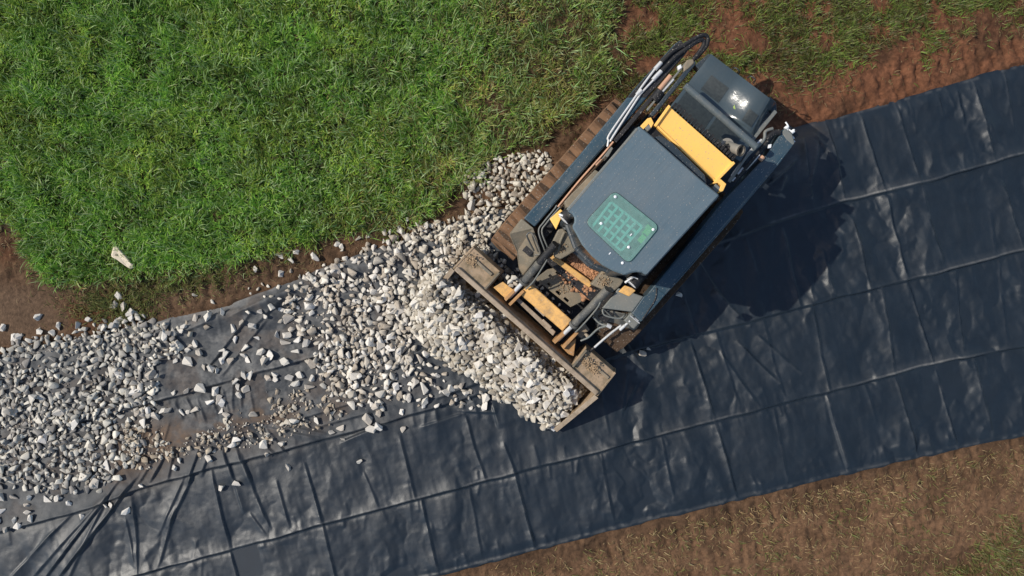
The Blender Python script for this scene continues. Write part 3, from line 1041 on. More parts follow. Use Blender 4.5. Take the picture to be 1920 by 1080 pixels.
# cab walls: dark glazing all round under the roof
bm = bmesh.new()
ins = scale_poly([(1199, 236), (1348, 366), (1213, 512), (1172, 510), (1130, 493), (1092, 456), (1070, 396)], .955)
top = [bm.verts.new(M(x, y, 2.0) - Vector((0, 0, .052))) for x, y in ins]
bot = [bm.verts.new(M(x, y, 2.0) - Vector((0, 0, 1.36))) for x, y in ins]
for i in range(len(ins)):
    bm.faces.new((top[i], bot[i], bot[(i + 1) % len(ins)], top[(i + 1) % len(ins)]))
MAT['cabglass'] = paint('dark_cab_glazing', (0.010, 0.013, 0.014), 0.06, 0.05, speck=False, rspan=.1)
cw = obj('cab_wall', bm, MAT['cabglass'], loader)
for i in (0, 1, 2, 3, 6):
    bm = bmesh.new()
    p = M(*ins[i], 2.0)
    add_tube(bm, [p - Vector((0, 0, .055)), p - Vector((0, 0, 1.36))], .038, 10)
    obj('cab_post', bm, MAT['dark'], loader, smooth=True)
for zz in (1.12, .82):
    bm = bmesh.new()
    P_ = [M(*ins[i], 2.0) - Vector((0, 0, 2.0 - zz)) for i in (0, 1, 2, 3, 4, 5, 6, 0)]
    for q0, q1 in zip(P_[:-1], P_[1:]): add_tube(bm, [q0, q1], .026, 8)
    obj('cab_rail', bm, MAT['dark'], loader, smooth=True)
sm = cw.modifiers.new('thickness', 'SOLIDIFY'); sm.thickness = .03; sm.offset = -1 if True else 1
slab('rear_visor', [(1224, 257), (1238, 254), (1260, 267), (1290, 296), (1322, 328), (1325, 345), (1319, 349), (1318, 341)], .05, 'dark', z=1.93, bevel=.01)
slab('cab_side_panel', [(1058, 378), (1067, 397), (1128, 326), (1116, 318)], .30, 'muddy', z=1.05)
slab('front_frame', [(1036, 452), (1047, 430), (1056, 428), (1068, 441), (1087, 465), (1066, 478), (1052, 486), (1040, 481)], .18, 'muddy', z=.92, bevel=.012)
slab('front_frame', [(1108, 533), (1128, 509), (1137, 505), (1170, 526), (1164, 535), (1150, 548), (1135, 545)], .18, 'muddy', z=.90, bevel=.012)
tube('front_frame_rib', [(1058, 436, .95), (1050, 455, .94), (1046, 478, .90)], .014, 'muddy')
tube('front_frame_rib', [(1066, 470, .88), (1085, 466, .90), (1112, 486, .90), (1137, 507, .90)], .012, 'muddy')
# headlights on their yellow brackets
for side in (0, 1):
    x, y = ((1064, 404), (1191, 524))[side]
    z = 1.72
    bm = bmesh.new()
    c = M(x, y, z)
    add_tube(bm, [c + Vector((-.05, 0, 0)), c + Vector((.035, 0, 0)), c + Vector((.05, 0, 0))], [.050, .066, .060], 16)
    hl = obj('headlight', bm, MAT['rubber'], loader, smooth=True)
    bm = bmesh.new()
    add_tube(bm, [c + Vector((.0505, 0, 0)), c + Vector((.054, 0, 0))], .052, 16)
    obj('lens', bm, MAT['white'], hl, smooth=True)
    if side == 0:
        br = [(1031, 410), (1051, 392), (1058, 398), (1050, 414), (1043, 430)]
    else:
        br = [(1160, 547), (1172, 535), (1186, 540), (1192, 545), (1180, 556)]
    slab('bracket', br, .04, 'yellow' if side == 0 else 'yellowdirty', hl, z=1.655)
    tube('bracket_arm', [(x, y, 1.66), (x + (14 if side == 0 else 4), y + (6 if side == 0 else -14), 1.66)], .020, 'black', hl, smoothpath=False)
    b2 = [(1049, 402), (1056, 405)] if side == 0 else [(1172, 530), (1186, 520)]
    tube('clip', [(b2[0][0], b2[0][1], z + .03), (b2[1][0], b2[1][1], z + .05)], .012, 'steel', hl)
tube('wiper', [(1176, 524, 1.83), (1186, 519, 1.83), (1196, 523, 1.83)], .006, 'steel')

# ---- yellow tie panel behind the cab, with its end brackets
yp = slab('tie_panel', [(1230, 237), (1256, 200), (1375, 305), (1341, 339)], .06, 'yellow', z=1.81, bevel=.006)
slab('flange', [(1226, 235), (1254, 196), (1258, 199.5), (1230.5, 238)], .07, 'yellow', yp, z=1.835, bevel=.004)
slab('flange', [(1340, 338), (1375, 302), (1379, 306), (1343, 343)], .07, 'yellow', yp, z=1.835, bevel=.004)
slab('flange', [(1229, 236), (1232, 233), (1343, 338), (1340, 341)], .05, 'yellow', yp, z=1.825, bevel=.003)
for pts in ([(1201, 236), (1214, 222), (1221, 220), (1226, 231), (1221, 240), (1217, 232), (1206, 243)],
            [(1334, 345), (1345, 336), (1352, 336), (1362, 345), (1356, 358), (1346, 362), (1352, 348), (1346, 343)]):
    slab('bracket', pts, .08, 'yellow', yp, z=1.84, bevel=.004)
for (x, y) in ((1214, 238), (1343, 353)):
    c = M(x, y, 1.83)
    bm = bmesh.new(); add_box(bm, c.x - .028, c.x + .028, c.y - .03, c.y + .03, 1.75, 1.836)
    obj('rubber_mount', bm, MAT['greyplate'], yp, .008)
bm = bmesh.new()
for i in range(22):
    t = (i + .5) / 22
    x, y = 1259 + (1374 - 1259) * t, 199 + (302 - 199) * t
    c = M(x + 2.5, y - 3, 1.75)
    add_box(bm, c.x - .026 - .01 * (i % 2), c.x + .018, c.y - .011, c.y + .011, 1.67, 1.763)
obj('louvre_row', bm, MAT['rubber'], yp)

# ---- rear hood
ZMAP[0] = lambda z: z - .32
HA, HB, HC, HD = (1254, 203, 1.34), (1333, 101, 1.20), (1455, 193, 1.20), (1388, 303, 1.34)


def hood(s, t, dz=0.0):
    a = [HA[i] * (1 - s) + HB[i] * s for i in range(3)]
    b = [HD[i] * (1 - s) + HC[i] * s for i in range(3)]
    x, y, z = [a[i] * (1 - t) + b[i] * t for i in range(3)]
    sm_ = lambda a, b, x: (lambda q: q * q * (3 - 2 * q))(min(max((x - a) / (b - a), 0), 1))
    z += .018 * math.sin(math.pi * min(max(t, 0), 1)) ** .6 + dz
    z += (.112 * sm_(.44, .98, s) + .098 * sm_(.40, .82, t)) * sm_(.30, .5, s) * sm_(1.02, .90, t)
    return x, y, z


bm = bmesh.new()
ns, ntt = 34, 36
grid = [[bm.verts.new(M(*hood(i / ns, j / ntt))) for j in range(ntt + 1)] for i in range(ns + 1)]
for i in range(ns):
    for j in range(ntt):
        bm.faces.new((grid[i][j], grid[i][j + 1], grid[i + 1][j + 1], grid[i + 1][j]))
r = bmesh.ops.extrude_face_region(bm, geom=list(bm.faces))
for v in r['geom']:
    if isinstance(v, bmesh.types.BMVert): v.co.z -= .34
MAT['gloss'] = paint('glossy_charcoal_paint', (0.048, 0.066, 0.075), 0.17, 0.05, speck=False, rspan=.05)
hd = obj('hood', bm, MAT['gloss'], loader, smooth=True)
for (s0, s1, t0, t1) in ((.03, .36, .04, .46), (.03, .36, .50, .86), (.50, .76, .16, .42), (.50, .70, .76, .90)):
    bm = bmesh.new()
    k = 6
    gv = [[bm.verts.new(M(*hood(s0 + (s1 - s0) * i / k, t0 + (t1 - t0) * j / k, .004))) for j in range(k + 1)] for i in range(k + 1)]
    for i in range(k):
        for j in range(k):
            bm.faces.new((gv[i][j], gv[i][j + 1], gv[i + 1][j + 1], gv[i + 1][j]))
    r = bmesh.ops.extrude_face_region(bm, geom=list(bm.faces))
    for v in r['geom']:
        if isinstance(v, bmesh.types.BMVert): v.co.z -= .008
    obj('grille', bm, MAT['grille'], hd)
slab('slot', [(1399, 245), (1438, 207), (1446, 214), (1406, 255)], .02, 'black', hd, z=1.305)
slab('side_rail', [(1402, 260), (1452, 205), (1458, 210), (1411, 268)], .10, 'greyplate', hd, z=1.30)
slab('side_rail', [(1303, 122), (1329, 100), (1333, 104), (1311, 130)], .12, 'dark', hd, z=1.28)
slab('tail_step', [(1443, 180), (1456, 191), (1457, 207), (1447, 214), (1434, 196)], .2, 'dark', hd, z=1.17, bevel=.012)
tube('rail_loop', [(1372, 130, 1.2), (1378, 127, 1.28), (1386, 133, 1.28), (1384, 140, 1.2)], .006, 'dark', hd)
tube('rail_loop', [(1402, 146, 1.2), (1408, 143, 1.27), (1416, 149, 1.27), (1413, 156, 1.2)], .006, 'dark', hd)
tube('cross_tube', [(1284, 160, 1.5), (1418, 276, 1.5)], .034, 'midgrey', smoothpath=False, n=20)
# exhaust
ZMAP[0] = lambda z: z
bm = bmesh.new()
c = M(1363, 272, 1.58)
add_tube(bm, [c + Vector((0, 0, -.25)), c + Vector((0, 0, .02))], .060, 24)
ex = obj('exhaust_pipe', bm, MAT['exhaust'], loader, .006, smooth=True)
bm = bmesh.new()
P = [M(1363, 272, 1.40), M(1365, 273, 1.55), M(1371, 276, 1.70), M(1384, 281, 1.80), M(1389, 282.5, 1.83)]
P = curve_pts(P, 4)
add_tube(bm, P, .043, 22, caps=False)
add_tube(bm, P[::-1], .036, 22, caps=False)
d = (P[-1] - P[-2]).normalized()
add_tube(bm, [P[-1] - d * .02, P[-1] + d * .004], .048, 22, caps=False)
add_tube(bm, [P[-1] + d * .004, P[-1] - d * .02], .036, 22, caps=False)
obj('tailpipe', bm, MAT['exhaust'], ex, smooth=True)
bm = bmesh.new()
add_tube(bm, [P[-1] - d * .16, P[-1] - d * .10], .034, 18)
obj('pipe_bore', bm, MAT['black'], ex, smooth=True)

# ---- lift arms (lowered)
ZMAP[0] = lambda z: z if z < .90 else .90 + (z - .90) * .16
la = slab('lift_arm', [(982, 409, .95), (1003, 425, .95), (1073, 345, 1.03), (1145, 262, 1.13), (1231, 162, 1.3), (1291, 94, 1.4), (1277, 74, 1.4), (1264, 83, 1.4), (1187, 169, 1.25), (1085, 292, 1.07)], .24, 'arm', bevel=.012)
slab('cover_strip', [(1176, 183, 1.25), (1210, 184, 1.275), (1231, 163, 1.315), (1290, 94, 1.412), (1277, 75, 1.412), (1265, 84, 1.412)], .02, 'black', la)
slab('cover_strip', [(1150, 262, 1.15), (1232, 165, 1.31), (1238, 170, 1.31), (1156, 268, 1.15)], .05, 'black', la)
ra = slab('lift_arm', [(1202, 604, .9), (1184, 587, .9), (1236, 524, 1.0), (1353, 380, 1.15), (1433, 296, 1.33), (1471, 240, 1.42), (1486, 250, 1.42), (1491, 268, 1.42), (1460, 309, 1.35), (1400, 380, 1.15), (1275, 524, 1.0), (1233, 569, .92)], .24, 'arm', bevel=.012)
slab('patch', [(1401, 352, 1.206), (1412, 338, 1.235), (1423, 346, 1.235), (1413, 358, 1.206)], .004, 'greyplate', ra)  # grey plates standing in for reflections on the arm
slab('patch', [(1391, 344, 1.20), (1402, 331, 1.23), (1405, 334, 1.23), (1394, 347, 1.20)], .004, 'greyplate', ra)
slab('reflection_strip', [(1425, 322, 1.315), (1428, 319.5, 1.315), (1440, 330, 1.315), (1437, 333, 1.315)], .01, 'greyplate', ra)  # thin grey strip added in place of another reflection
slab('end_plate', [(1472, 240, 1.43), (1485, 250, 1.43), (1490, 268, 1.43), (1487, 272, 1.43), (1475, 262, 1.43), (1466, 249, 1.43)], .02, 'greyplate', ra)
slab('arm_knee', [(1160, 540, .96), (1207, 556, .99), (1186, 585, .93), (1129, 578, .90)], .10, 'greyplate', ra, bevel=.01)
slab('arm_knee', [(1207, 556, .99), (1231, 540, 1.0), (1248, 552, .99), (1233, 570, .95), (1203, 603, .92), (1186, 586, .93)], .08, 'arm', ra, bevel=.008)
tube('grease_line', [(1231, 540, 1.03), (1229, 560, 1.0), (1216, 582, .97), (1204, 600, .94)], .006, 'black', ra)
slab('arm_leg', [(1113, 584, .66), (1131, 579, .72), (1185, 590, .78), (1201, 608, .74), (1182, 632, .55), (1152, 641, .45), (1122, 620, .5)], .12, 'cyl', ra, bevel=.015)
tube('grab_handle', [(1146, 593, .80), (1131, 580, .86), (1134, 591, .86), (1160, 597, .86), (1170, 592, .86), (1172, 588, .80)], .009, 'greyplate', ra)
c = M(1185, 601, .86)
bm = bmesh.new(); add_box(bm, c.x - .06, c.x + .05, c.y - .06, c.y + .07, .72, .86)
vb_ = obj('valve_block', bm, MAT['greyplate'], ra, .012)
for (a, b, rr) in (((1163, 618, .78), (1172, 610, .82), .016), ((1172, 610, .82), (1182, 601, .86), .012), ((1138, 609, .78), (1146, 613, .78), .022), ((1190, 596, .88), (1197, 602, .88), .008), ((1182, 592, .9), (1199, 606, .88), .006)):
    tube('fitting', [a, b], rr, 'steel', vb_, smoothpath=False)
tube('hydraulic_line', [(1165, 610, .8), (1150, 621, .72), (1132, 636, .62), (1115, 651, .55)], .012, 'steel', ra)
tube('hydraulic_line', [(1115, 651, .55), (1106, 659, .5), (1098, 667, .42)], .013, 'black', ra)
tube('hydraulic_line', [(1140, 611, .78), (1122, 616, .7), (1104, 632, .62), (1089, 639, .58)], .010, 'greyplate', ra)
tube('hydraulic_line', [(1112, 594, .74), (1124, 606, .74), (1138, 611, .78)], .010, 'greyplate', ra)
slab('arm_leg', [(978, 409, .94), (1000, 427, .94), (1008, 452, .86), (1014, 476, .75), (981, 517, .46), (973, 503, .48), (969, 471, .62), (955, 438, .82)], .14, 'muddy', la, bevel=.014)
tube('grab_handle', [(1001, 470, .80), (992, 452, .86), (988, 441, .90), (995, 436, .94), (1003, 447, .94), (1013, 474, .86), (1003, 478, .80)], .009, 'cyl', la)
# pressure lines running up the arm on the grass side
for pts in ([(1139, 275, 1.16), (1141, 264, 1.18), (1144, 250, 1.2), (1194, 178, 1.33), (1198, 170, 1.36), (1230, 127, 1.43), (1240, 117, 1.45)],
            [(1145, 265, 1.18), (1150, 255, 1.2), (1196, 184, 1.34), (1204, 173, 1.36), (1230, 145, 1.43), (1241, 133, 1.45)]):
    tube('hydraulic_line', pts, .011, 'steel', la)
for (a, b) in (((1194, 178, 1.345), (1203, 169, 1.37)), ((1228, 130, 1.45), (1240, 117, 1.47)), ((1224, 150, 1.42), (1240, 133, 1.46))):
    tube('fitting', [a, b], .021, 'steel', la, smoothpath=False)
for pts in ([(1240, 117, 1.46), (1262, 96, 1.47), (1281, 86, 1.48), (1305, 71, 1.45), (1321, 66, 1.40), (1327, 73, 1.32), (1324, 86, 1.26), (1312, 101, 1.2), (1303, 110, 1.15)],
            [(1241, 133, 1.46), (1266, 107, 1.47), (1285, 93, 1.48), (1305, 79, 1.44), (1317, 75, 1.38), (1320, 83, 1.3), (1313, 95, 1.24), (1300, 112, 1.18)]):
    tube('hose', pts, .022, 'rubber', la)
for pts in ([(1044, 385, 1.02), (1038, 394, 1.02), (1020, 416, 1.0), (1010, 434, .98), (1021, 468, .85), (1024, 478, .75)], [(1050, 388, 1.02), (1043, 396, 1.02), (1025, 418, 1.0), (1016, 434, .98), (1026, 462, .86), (1030, 474, .75)]):
    tube('hydraulic_line', pts, .008, 'greyplate', la)
slab('side_plate', [(1010, 425), (1040, 428), (1046, 415), (1034, 408), (1024, 415)], .2, 'black', la, z=.80)
tube('brake_line', [(1046, 388, 1.0), (1088, 337, 1.05), (1130, 290, 1.12), (1150, 266, 1.16)], .010, 'peach', la)
tube('brake_line', [(1050, 391, .98), (1092, 341, 1.02), (1136, 294, 1.1)], .012, 'trackdark', la)
slab('linkage', [(1116, 308), (1128, 297), (1131, 300), (1119, 313)], .03, 'peach', la, z=1.12)
slab('linkage', [(1128, 298), (1140, 282), (1146, 274), (1150, 278), (1142, 292), (1133, 302)], .04, 'greyplate', la, z=1.14)
# upper links beside the hood
slab('link', [(1218, 214, 1.34), (1300, 112, 1.36), (1306, 117, 1.36), (1302, 124, 1.36), (1225, 219, 1.34)], .12, 'dark', bevel=.01)
slab('link', [(1212, 205, 1.25), (1286, 115, 1.28), (1289, 117, 1.28), (1215, 208, 1.25)], .06, 'greyplate', bevel=.004)
lc = tube('lift_cylinder', [(1257, 142, 1.16), (1236, 168, 1.14)], .026, 'peach', smoothpath=False)
tube('rod', [(1263, 149, 1.22), (1240, 175, 1.2)], .012, 'steel', lc, smoothpath=False)
tube('collar', [(1238, 172, 1.18), (1226, 189, 1.17)], .052, 'rubber', lc, smoothpath=False)
slab('pin_block', [(1288, 112), (1300, 110), (1302, 118), (1292, 128), (1283, 134), (1282, 124)], .08, 'muddy', z=1.41, bevel=.01)
slab('pin_block', [(1270, 124), (1277, 120), (1279, 127), (1273, 131)], .05, 'white', z=1.33, bevel=.006)
for pts, rr, m in (([(1367, 341, 1.42), (1400, 293, 1.46), (1431, 264, 1.5), (1435, 247, 1.5), (1449, 241, 1.48)], .016, 'greyplate'), ([(1376, 340, 1.36), (1412, 299, 1.4), (1440, 263, 1.46)], .018, 'rubber'), ([(1372, 330, 1.40), (1402, 289, 1.44), (1428, 262, 1.48)], .012, 'steel'),
                   ([(1398, 318, 1.36), (1424, 290, 1.40)], .011, 'steel'), ([(1436, 262, 1.44), (1450, 250, 1.44), (1462, 248, 1.42)], .030, 'rubber')):
    tube('link_line', pts, rr, m)
for (x, y, z, s) in ((1386, 324, 1.36, .016), (1390, 318, 1.38, .012), (1376, 336, 1.4, .01), (1428, 297, 1.38, .022)):
    tube('nipple', [(x - 3, y + 3, z), (x + 3, y - 3, z)], s, 'steel' if s < .02 else 'peach', smoothpath=False)
slab('clamp', [(1441, 271), (1447, 270), (1446, 277), (1440, 278)], .03, 'white', z=1.46, bevel=.003)
slab('rear_lamp_guard', [(1478, 232), (1492, 242), (1498, 254), (1488, 262), (1474, 248)], .05, 'black', z=.85, bevel=.01)
for pts in ([(1473, 229, .95), (1478, 238, 1.0), (1474, 248, .95)], [(1479, 243, .98), (1486, 247, 1.0), (1489, 243, .95)], [(1484, 252, .98), (1484, 260, 1.0), (1490, 266, .95)]):
    tube('lamp_wire', pts, .008, 'white')
for (x, y) in ((1474, 240), (1486, 247), (1485, 259)):
    tube('lamp_nut', [(x - 2.5, y + 2, .98), (x + 2.5, y - 2, 1.0)], .018, 'white', smoothpath=False)
box('rear_bumper', -1.42, -1.22, -.42, .44, .45, .62, 'black', bevel=.02)

# ---- tilt cylinders
ZMAP[0] = lambda z: z
for side in (0, 1):
    if side == 0:
        A, B, Cc, D = (1042, 457, 1.0), (1012, 492, .86), (982, 528, .66), (955, 557, .52)
        fins = ([(945, 560), (972, 533), (976, 537), (949, 565)], [(953, 570), (980, 543), (984, 547), (957, 574)])
    else:
        A, B, Cc, D = (1140, 542, .97), (1112, 572, .84), (1075, 609, .66), (1046, 637, .52)
        fins = ([(1036, 640), (1080, 601), (1084, 605), (1041, 645)], [(1053, 650), (1082, 620), (1086, 624), (1057, 655)])
    tc = tube('tilt_cylinder', [B, Cc], .040, 'cyl', smoothpath=False, n=20)
    tube('sleeve', [A, B], .039 if side == 0 else .042, 'rubber' if side == 0 else 'cyl', tc, smoothpath=False, n=20)
    tube('collar', [tuple(Cc[i] * .93 + B[i] * .07 for i in range(3)), tuple(Cc[i] * 1.03 - B[i] * .03 for i in range(3))], .050, 'cyl', tc, smoothpath=False, n=20)
    tube('rod', [Cc, D], .022, 'steel', tc, smoothpath=False, n=14)
    q = [(A[0] + B[0]) / 2, (A[1] + B[1]) / 2]
    o2 = (8, 7)
    tube('hose', [(B[0] + 14, B[1] - 6, .92), (B[0] + 6, B[1] + 8, .86), (Cc[0] + 18, Cc[1] + 0, .72), (Cc[0] + 4, Cc[1] + 14, .62)], .008, 'greyplate', tc)
    for f in fins:
        slab('yoke_plate', f, .22, 'rustyellow', tc, z=.60, bevel=.004)

# ---- cab front: step bar, foot well, belly plate
slab('foot_well', [(1040, 482), (1066, 476), (1084, 466), (1136, 508), (1138, 518), (1111, 532), (1096, 524)], .10, 'muddy', z=.66, bevel=.015)
slab('step_bar', [(1031, 483), (1038, 477), (1104, 524), (1111, 533), (1105, 539), (1095, 532)], .09, 'yellowdirty', z=.74, bevel=.008)
slots = []
for (x, y) in ((1047, 513), (1062, 526), (1077, 539), (1031, 534), (1047, 549), (1062, 562), (1034, 519)):
    d1 = (.75, .66); d2 = (-.66, .75)
    a, b = 5.2, 2.4
    slots.append([(x + d1[0] * a * s + d2[0] * b * t, y + d1[1] * a * s + d2[1] * b * t) for s, t in ((-1, -1), (1, -1), (1, 1), (-1, 1))])
holed('belly_plate', [(1026, 505), (1040, 502), (1093, 549), (1090, 566), (1070, 576), (1003, 523)], slots, .46, .02, 'muddy')
box('belly_tray', .62, 1.0, -.40, .40, .20, .26, 'black')

# ---- quick coupler
cp = slab('coupler', [(975, 552, .56), (985, 535, .60), (1000, 535, .60), (1073, 601, .60), (1055, 621, .56)], .16, 'yellowdirty', bevel=.012)
cp['label'] = 'dusty orange yellow coupler beam'
slab('plate', [(925, 539), (943, 528), (968, 547), (950, 562)], .06, 'yellowdirty', cp, z=.56)
slab('plate', [(1054, 652), (1080, 635), (1076, 668), (1066, 664)], .10, 'rustyellow', cp, z=.54)
slab('plate', [(1079, 622), (1095, 604), (1106, 618), (1090, 634)], .08, 'muddy', cp, z=.52)
slab('latch_bar', [(966, 562), (971, 557), (1042, 622), (1037, 630)], .05, 'edge', cp, z=.52)
slab('latch_bar', [(1002, 577), (1006, 574), (1024, 590), (1020, 594)], .03, 'edge', cp, z=.55)
slab('latch_bar', [(1016, 601), (1019, 598), (1035, 613), (1032, 617)], .03, 'edge', cp, z=.55)

# ---- bucket
VA, VB = -.955, .985
prof = [(1.285, .600), (1.00, .505), (.965, .30), (1.04, .10), (1.20, .032), (1.86, .030)]
inn = [(1.85, .046), (1.205, .048), (1.055, .115), (.985, .30), (1.015, .490), (1.285, .580)]
mid = [(1.285, .600), (1.225, .575), (1.19, .42), (1.15, .22), (1.17, .09), (1.20, .032), (1.86, .030)]
midin = [(1.85, .046), (1.21, .048), (1.185, .10), (1.168, .22), (1.205, .42), (1.24, .56), (1.285, .580)]
bm = bmesh.new()
for lp, v0, v1 in ((prof + inn, VA + .02, -.56), (mid + midin, -.56, .585), (prof + inn, .585, VB - .02)):
    ra_ = [bm.verts.new((u, v0, z)) for u, z in lp]
    rb_ = [bm.verts.new((u, v1, z)) for u, z in lp]
    n = len(lp)
    for i in range(n):
        bm.faces.new((ra_[i], ra_[(i + 1) % n], rb_[(i + 1) % n], rb_[i]))
for v0 in (-.56, .585):
    for dv in (0,):
        vs = []
        for u, z in prof[:5]:
            for e in (-.006, .006): vs.append(bm.verts.new((u - .001, v0 + e, z - .002)))
        vs += [bm.verts.new((1.24, v0 + e, .05)) for e in (-.006, .006)]
        bmesh.ops.convex_hull(bm, input=vs)
bk = obj('bucket', bm, MAT['bucket'], loader, .006)
bk['label'] = 'worn brown steel bucket full of gravel'
for v0, v1 in ((VA, VA + .022), (VB - .022, VB)):
    bm = bmesh.new()
    sp_ = [(1.287, .606), (.995, .510), (.958, .30), (1.035, .095), (1.20, .026), (1.86, .026), (1.875, .075)]
    a = [bm.verts.new((u, v0, z)) for u, z in sp_]; b = [bm.verts.new((u, v1, z)) for u, z in sp_]
    bm.faces.new(a); bm.faces.new(b[::-1])
    for i in range(len(sp_)):
        bm.faces.new((a[i], b[i], b[(i + 1) % len(sp_)], a[(i + 1) % len(sp_)]))
    sp2 = obj('side_plate', bm, MAT['bucket'], bk, .005)
    bm = bmesh.new()
    d0, d1 = Vector((1.30, 0, .598)), Vector((1.88, 0, .078))
    for a_, b_ in ((d0, d1),):
        vs = []
        for p in (a_, b_):
            for dv in (-.014, v1 - v0 + .014):
                for dz in (0, .022):
                    vs.append(bm.verts.new((p.x, v0 + dv, p.z + dz)))
        bmesh.ops.convex_hull(bm, input=vs)
    obj('side_cutter', bm, MAT['edge'], sp2, .004)
bm = bmesh.new(); add_box(bm, 1.80, 1.91, VA + .0, VB - .0, .012, .0255)
obj('cutting_edge', bm, MAT['steel'], bk, .004)
bm = bmesh.new(); add_box(bm, 1.246, 1.298, VA + .024, VB - .024, .601, .628)
obj('lip_bar', bm, MAT['edge'], bk, .010)
for v in (-.575, .60):
    bm = bmesh.new()
    vs = [bm.verts.new((u, v + dv, z)) for dv in (-.009, .009) for u, z in ((1.235, .60), (1.235, .625), (1.02, .56), (1.0, .51))]
    bmesh.ops.convex_hull(bm, input=vs)
    obj('gusset', bm, MAT['edge'] if abs(v) < .5 else MAT['muddy'], bk, .003)
for v0, v1 in ((VA + .03, -.62), (.64, VB - .03)):
    box('wear_rib', 1.07, 1.10, v0, v1, .536, .552, 'muddy', bk, .004)

# mud lying in the foot well and on the belly plate: clods nobody could count
def clods(name, spots, m, label, cat, col):
    rr = random.Random(3)
    co, fs, cs = [], [], []
    for (x, y, z, sx_, sy_, cnt, r0, r1) in spots:
        for i in range(cnt):
            c = W(x + rr.gauss(0, sx_) * .75 - rr.gauss(0, sy_) * .66, y + rr.gauss(0, sx_) * .66 + rr.gauss(0, sy_) * .75, z)
            bm = bmesh.new()
            bmesh.ops.create_icosphere(bm, subdivisions=1, radius=rr.uniform(r0, r1))
            base = len(co)
            for v in bm.verts:
                co.append(tuple(c + v.co * rr.uniform(.75, 1.25) + Vector((0, 0, rr.uniform(0, .004)))))
            k = rr.uniform(.7, 1.25)
            cs += [(col[0] * k, col[1] * k, col[2] * k)] * len(bm.verts)
            for f in bm.faces: fs.append([base + v.index for v in f.verts])
            bm.free()
    o = np_mesh(name, np.array(co), [np.array(fs)], MAT[m], np.array(cs))
    return tag(o, label, cat, kind='stuff')


clods('clay', [(1092, 494, .668, 17, 7, 900, .006, .018), (1078, 484, .672, 8, 5, 120, .008, .02), (1110, 512, .672, 9, 5, 120, .008, .02), (1107, 549, .50, 7, 4, 60, .02, .042), (1085, 530, .49, 12, 3, 90, .012, .026), (1060, 512, .48, 8, 3, 50, .01, .02), (1103, 541, .6, 6, 4, 50, .015, .03), (1118, 520, .66, 8, 4, 60, .01, .02)],
      'mud', 'red clay clods caked in the foot well in front of the cab', 'clay', (.40, .21, .115))

clods('dirt', [(1112, 692, .553, 8, 3, 150, .004, .010), (1098, 678, .553, 6, 3, 60, .004, .009), (884, 489, .553, 8, 3, 150, .004, .010), (1052, 466, .925, 5, 4, 60, .003, .008), (1133, 528, .905, 8, 3, 60, .003, .008),
               (1055, 540, .463, 9, 5, 60, .003, .009)], 'mud', 'brown dirt crumbs lying on the bucket and linkage', 'dirt', (.33, .235, .145))

# leaf fallen on the hood
bm = bmesh.new()
c = W(1379, 200.5, hood(.52, .58)[2] - .32 + .012)
vs = []
for i in range(12):
    a = 2 * math.pi * i / 12
    vs.append((math.cos(a) * .026 * (1 if i else 1.25), math.sin(a) * .019, .004 * math.cos(2 * a)))
t = [bm.verts.new(Vector(p) + Vector((0, 0, .003))) for p in vs]; b = [bm.verts.new(p) for p in vs]
bm.faces.new(t); bm.faces.new(b[::-1])
for i in range(12): bm.faces.new((t[i], b[i], b[(i + 1) % 12], t[(i + 1) % 12]))
lf = obj('leaf', bm, MAT['leaf'])
lf.location = c; lf.rotation_euler = (0, .1, R(60))
tag(lf, 'small yellow green leaf fallen on the dark engine hood', 'leaf')

# ------------------------------------------------------------------ pale slab of stone at the edge of the lawn
SL = [(211, 461.5), (216.5, 461), (222, 465), (231, 475), (241, 487), (249.5, 496.5), (249, 501), (245, 505), (241, 503.5), (234, 499), (226, 493), (218, 487), (212, 484.5), (207.5, 481.5), (206.5, 477), (208.5, 470)]
zt_ = .125
bm = bmesh.new()
ctr = W(226, 483, zt_)
n = len(SL)
loops = []
for (f, z) in ((.90, .035), (1.0, .075), (.97, .112), (.80, zt_)):
    lpv = []
    for i, (x, y) in enumerate(SL):
        p = W(x, y, zt_)
        q = ctr + (p - ctr) * f
        lpv.append(bm.verts.new((q.x, q.y, z + random.uniform(-.004, .004))))
    loops.append(lpv)
for a, b in zip(loops[:-1], loops[1:]):
    for i in range(n): bm.faces.new((a[i], a[(i + 1) % n], b[(i + 1) % n], b[i]))
bm.faces.new(loops[0][::-1])
cv = bm.verts.new((ctr.x - .03, ctr.y + .03, zt_ - .012))
for i in range(n): bm.faces.new((loops[-1][i], loops[-1][(i + 1) % n], cv))
sl = obj('stone_slab', bm, MAT['bone'], None, .004, seg=2)
tag(sl, 'long pale cream stone slab lying at the lower edge of the green lawn', 'stone slab')
bm = bmesh.new()
c = W(217.5, 478, zt_ - .004)
add_tube(bm, [(c.x, c.y, c.z - .006), (c.x, c.y, c.z + .001)], .013, 8)
obj('pit', bm, MAT['muddy'], sl)

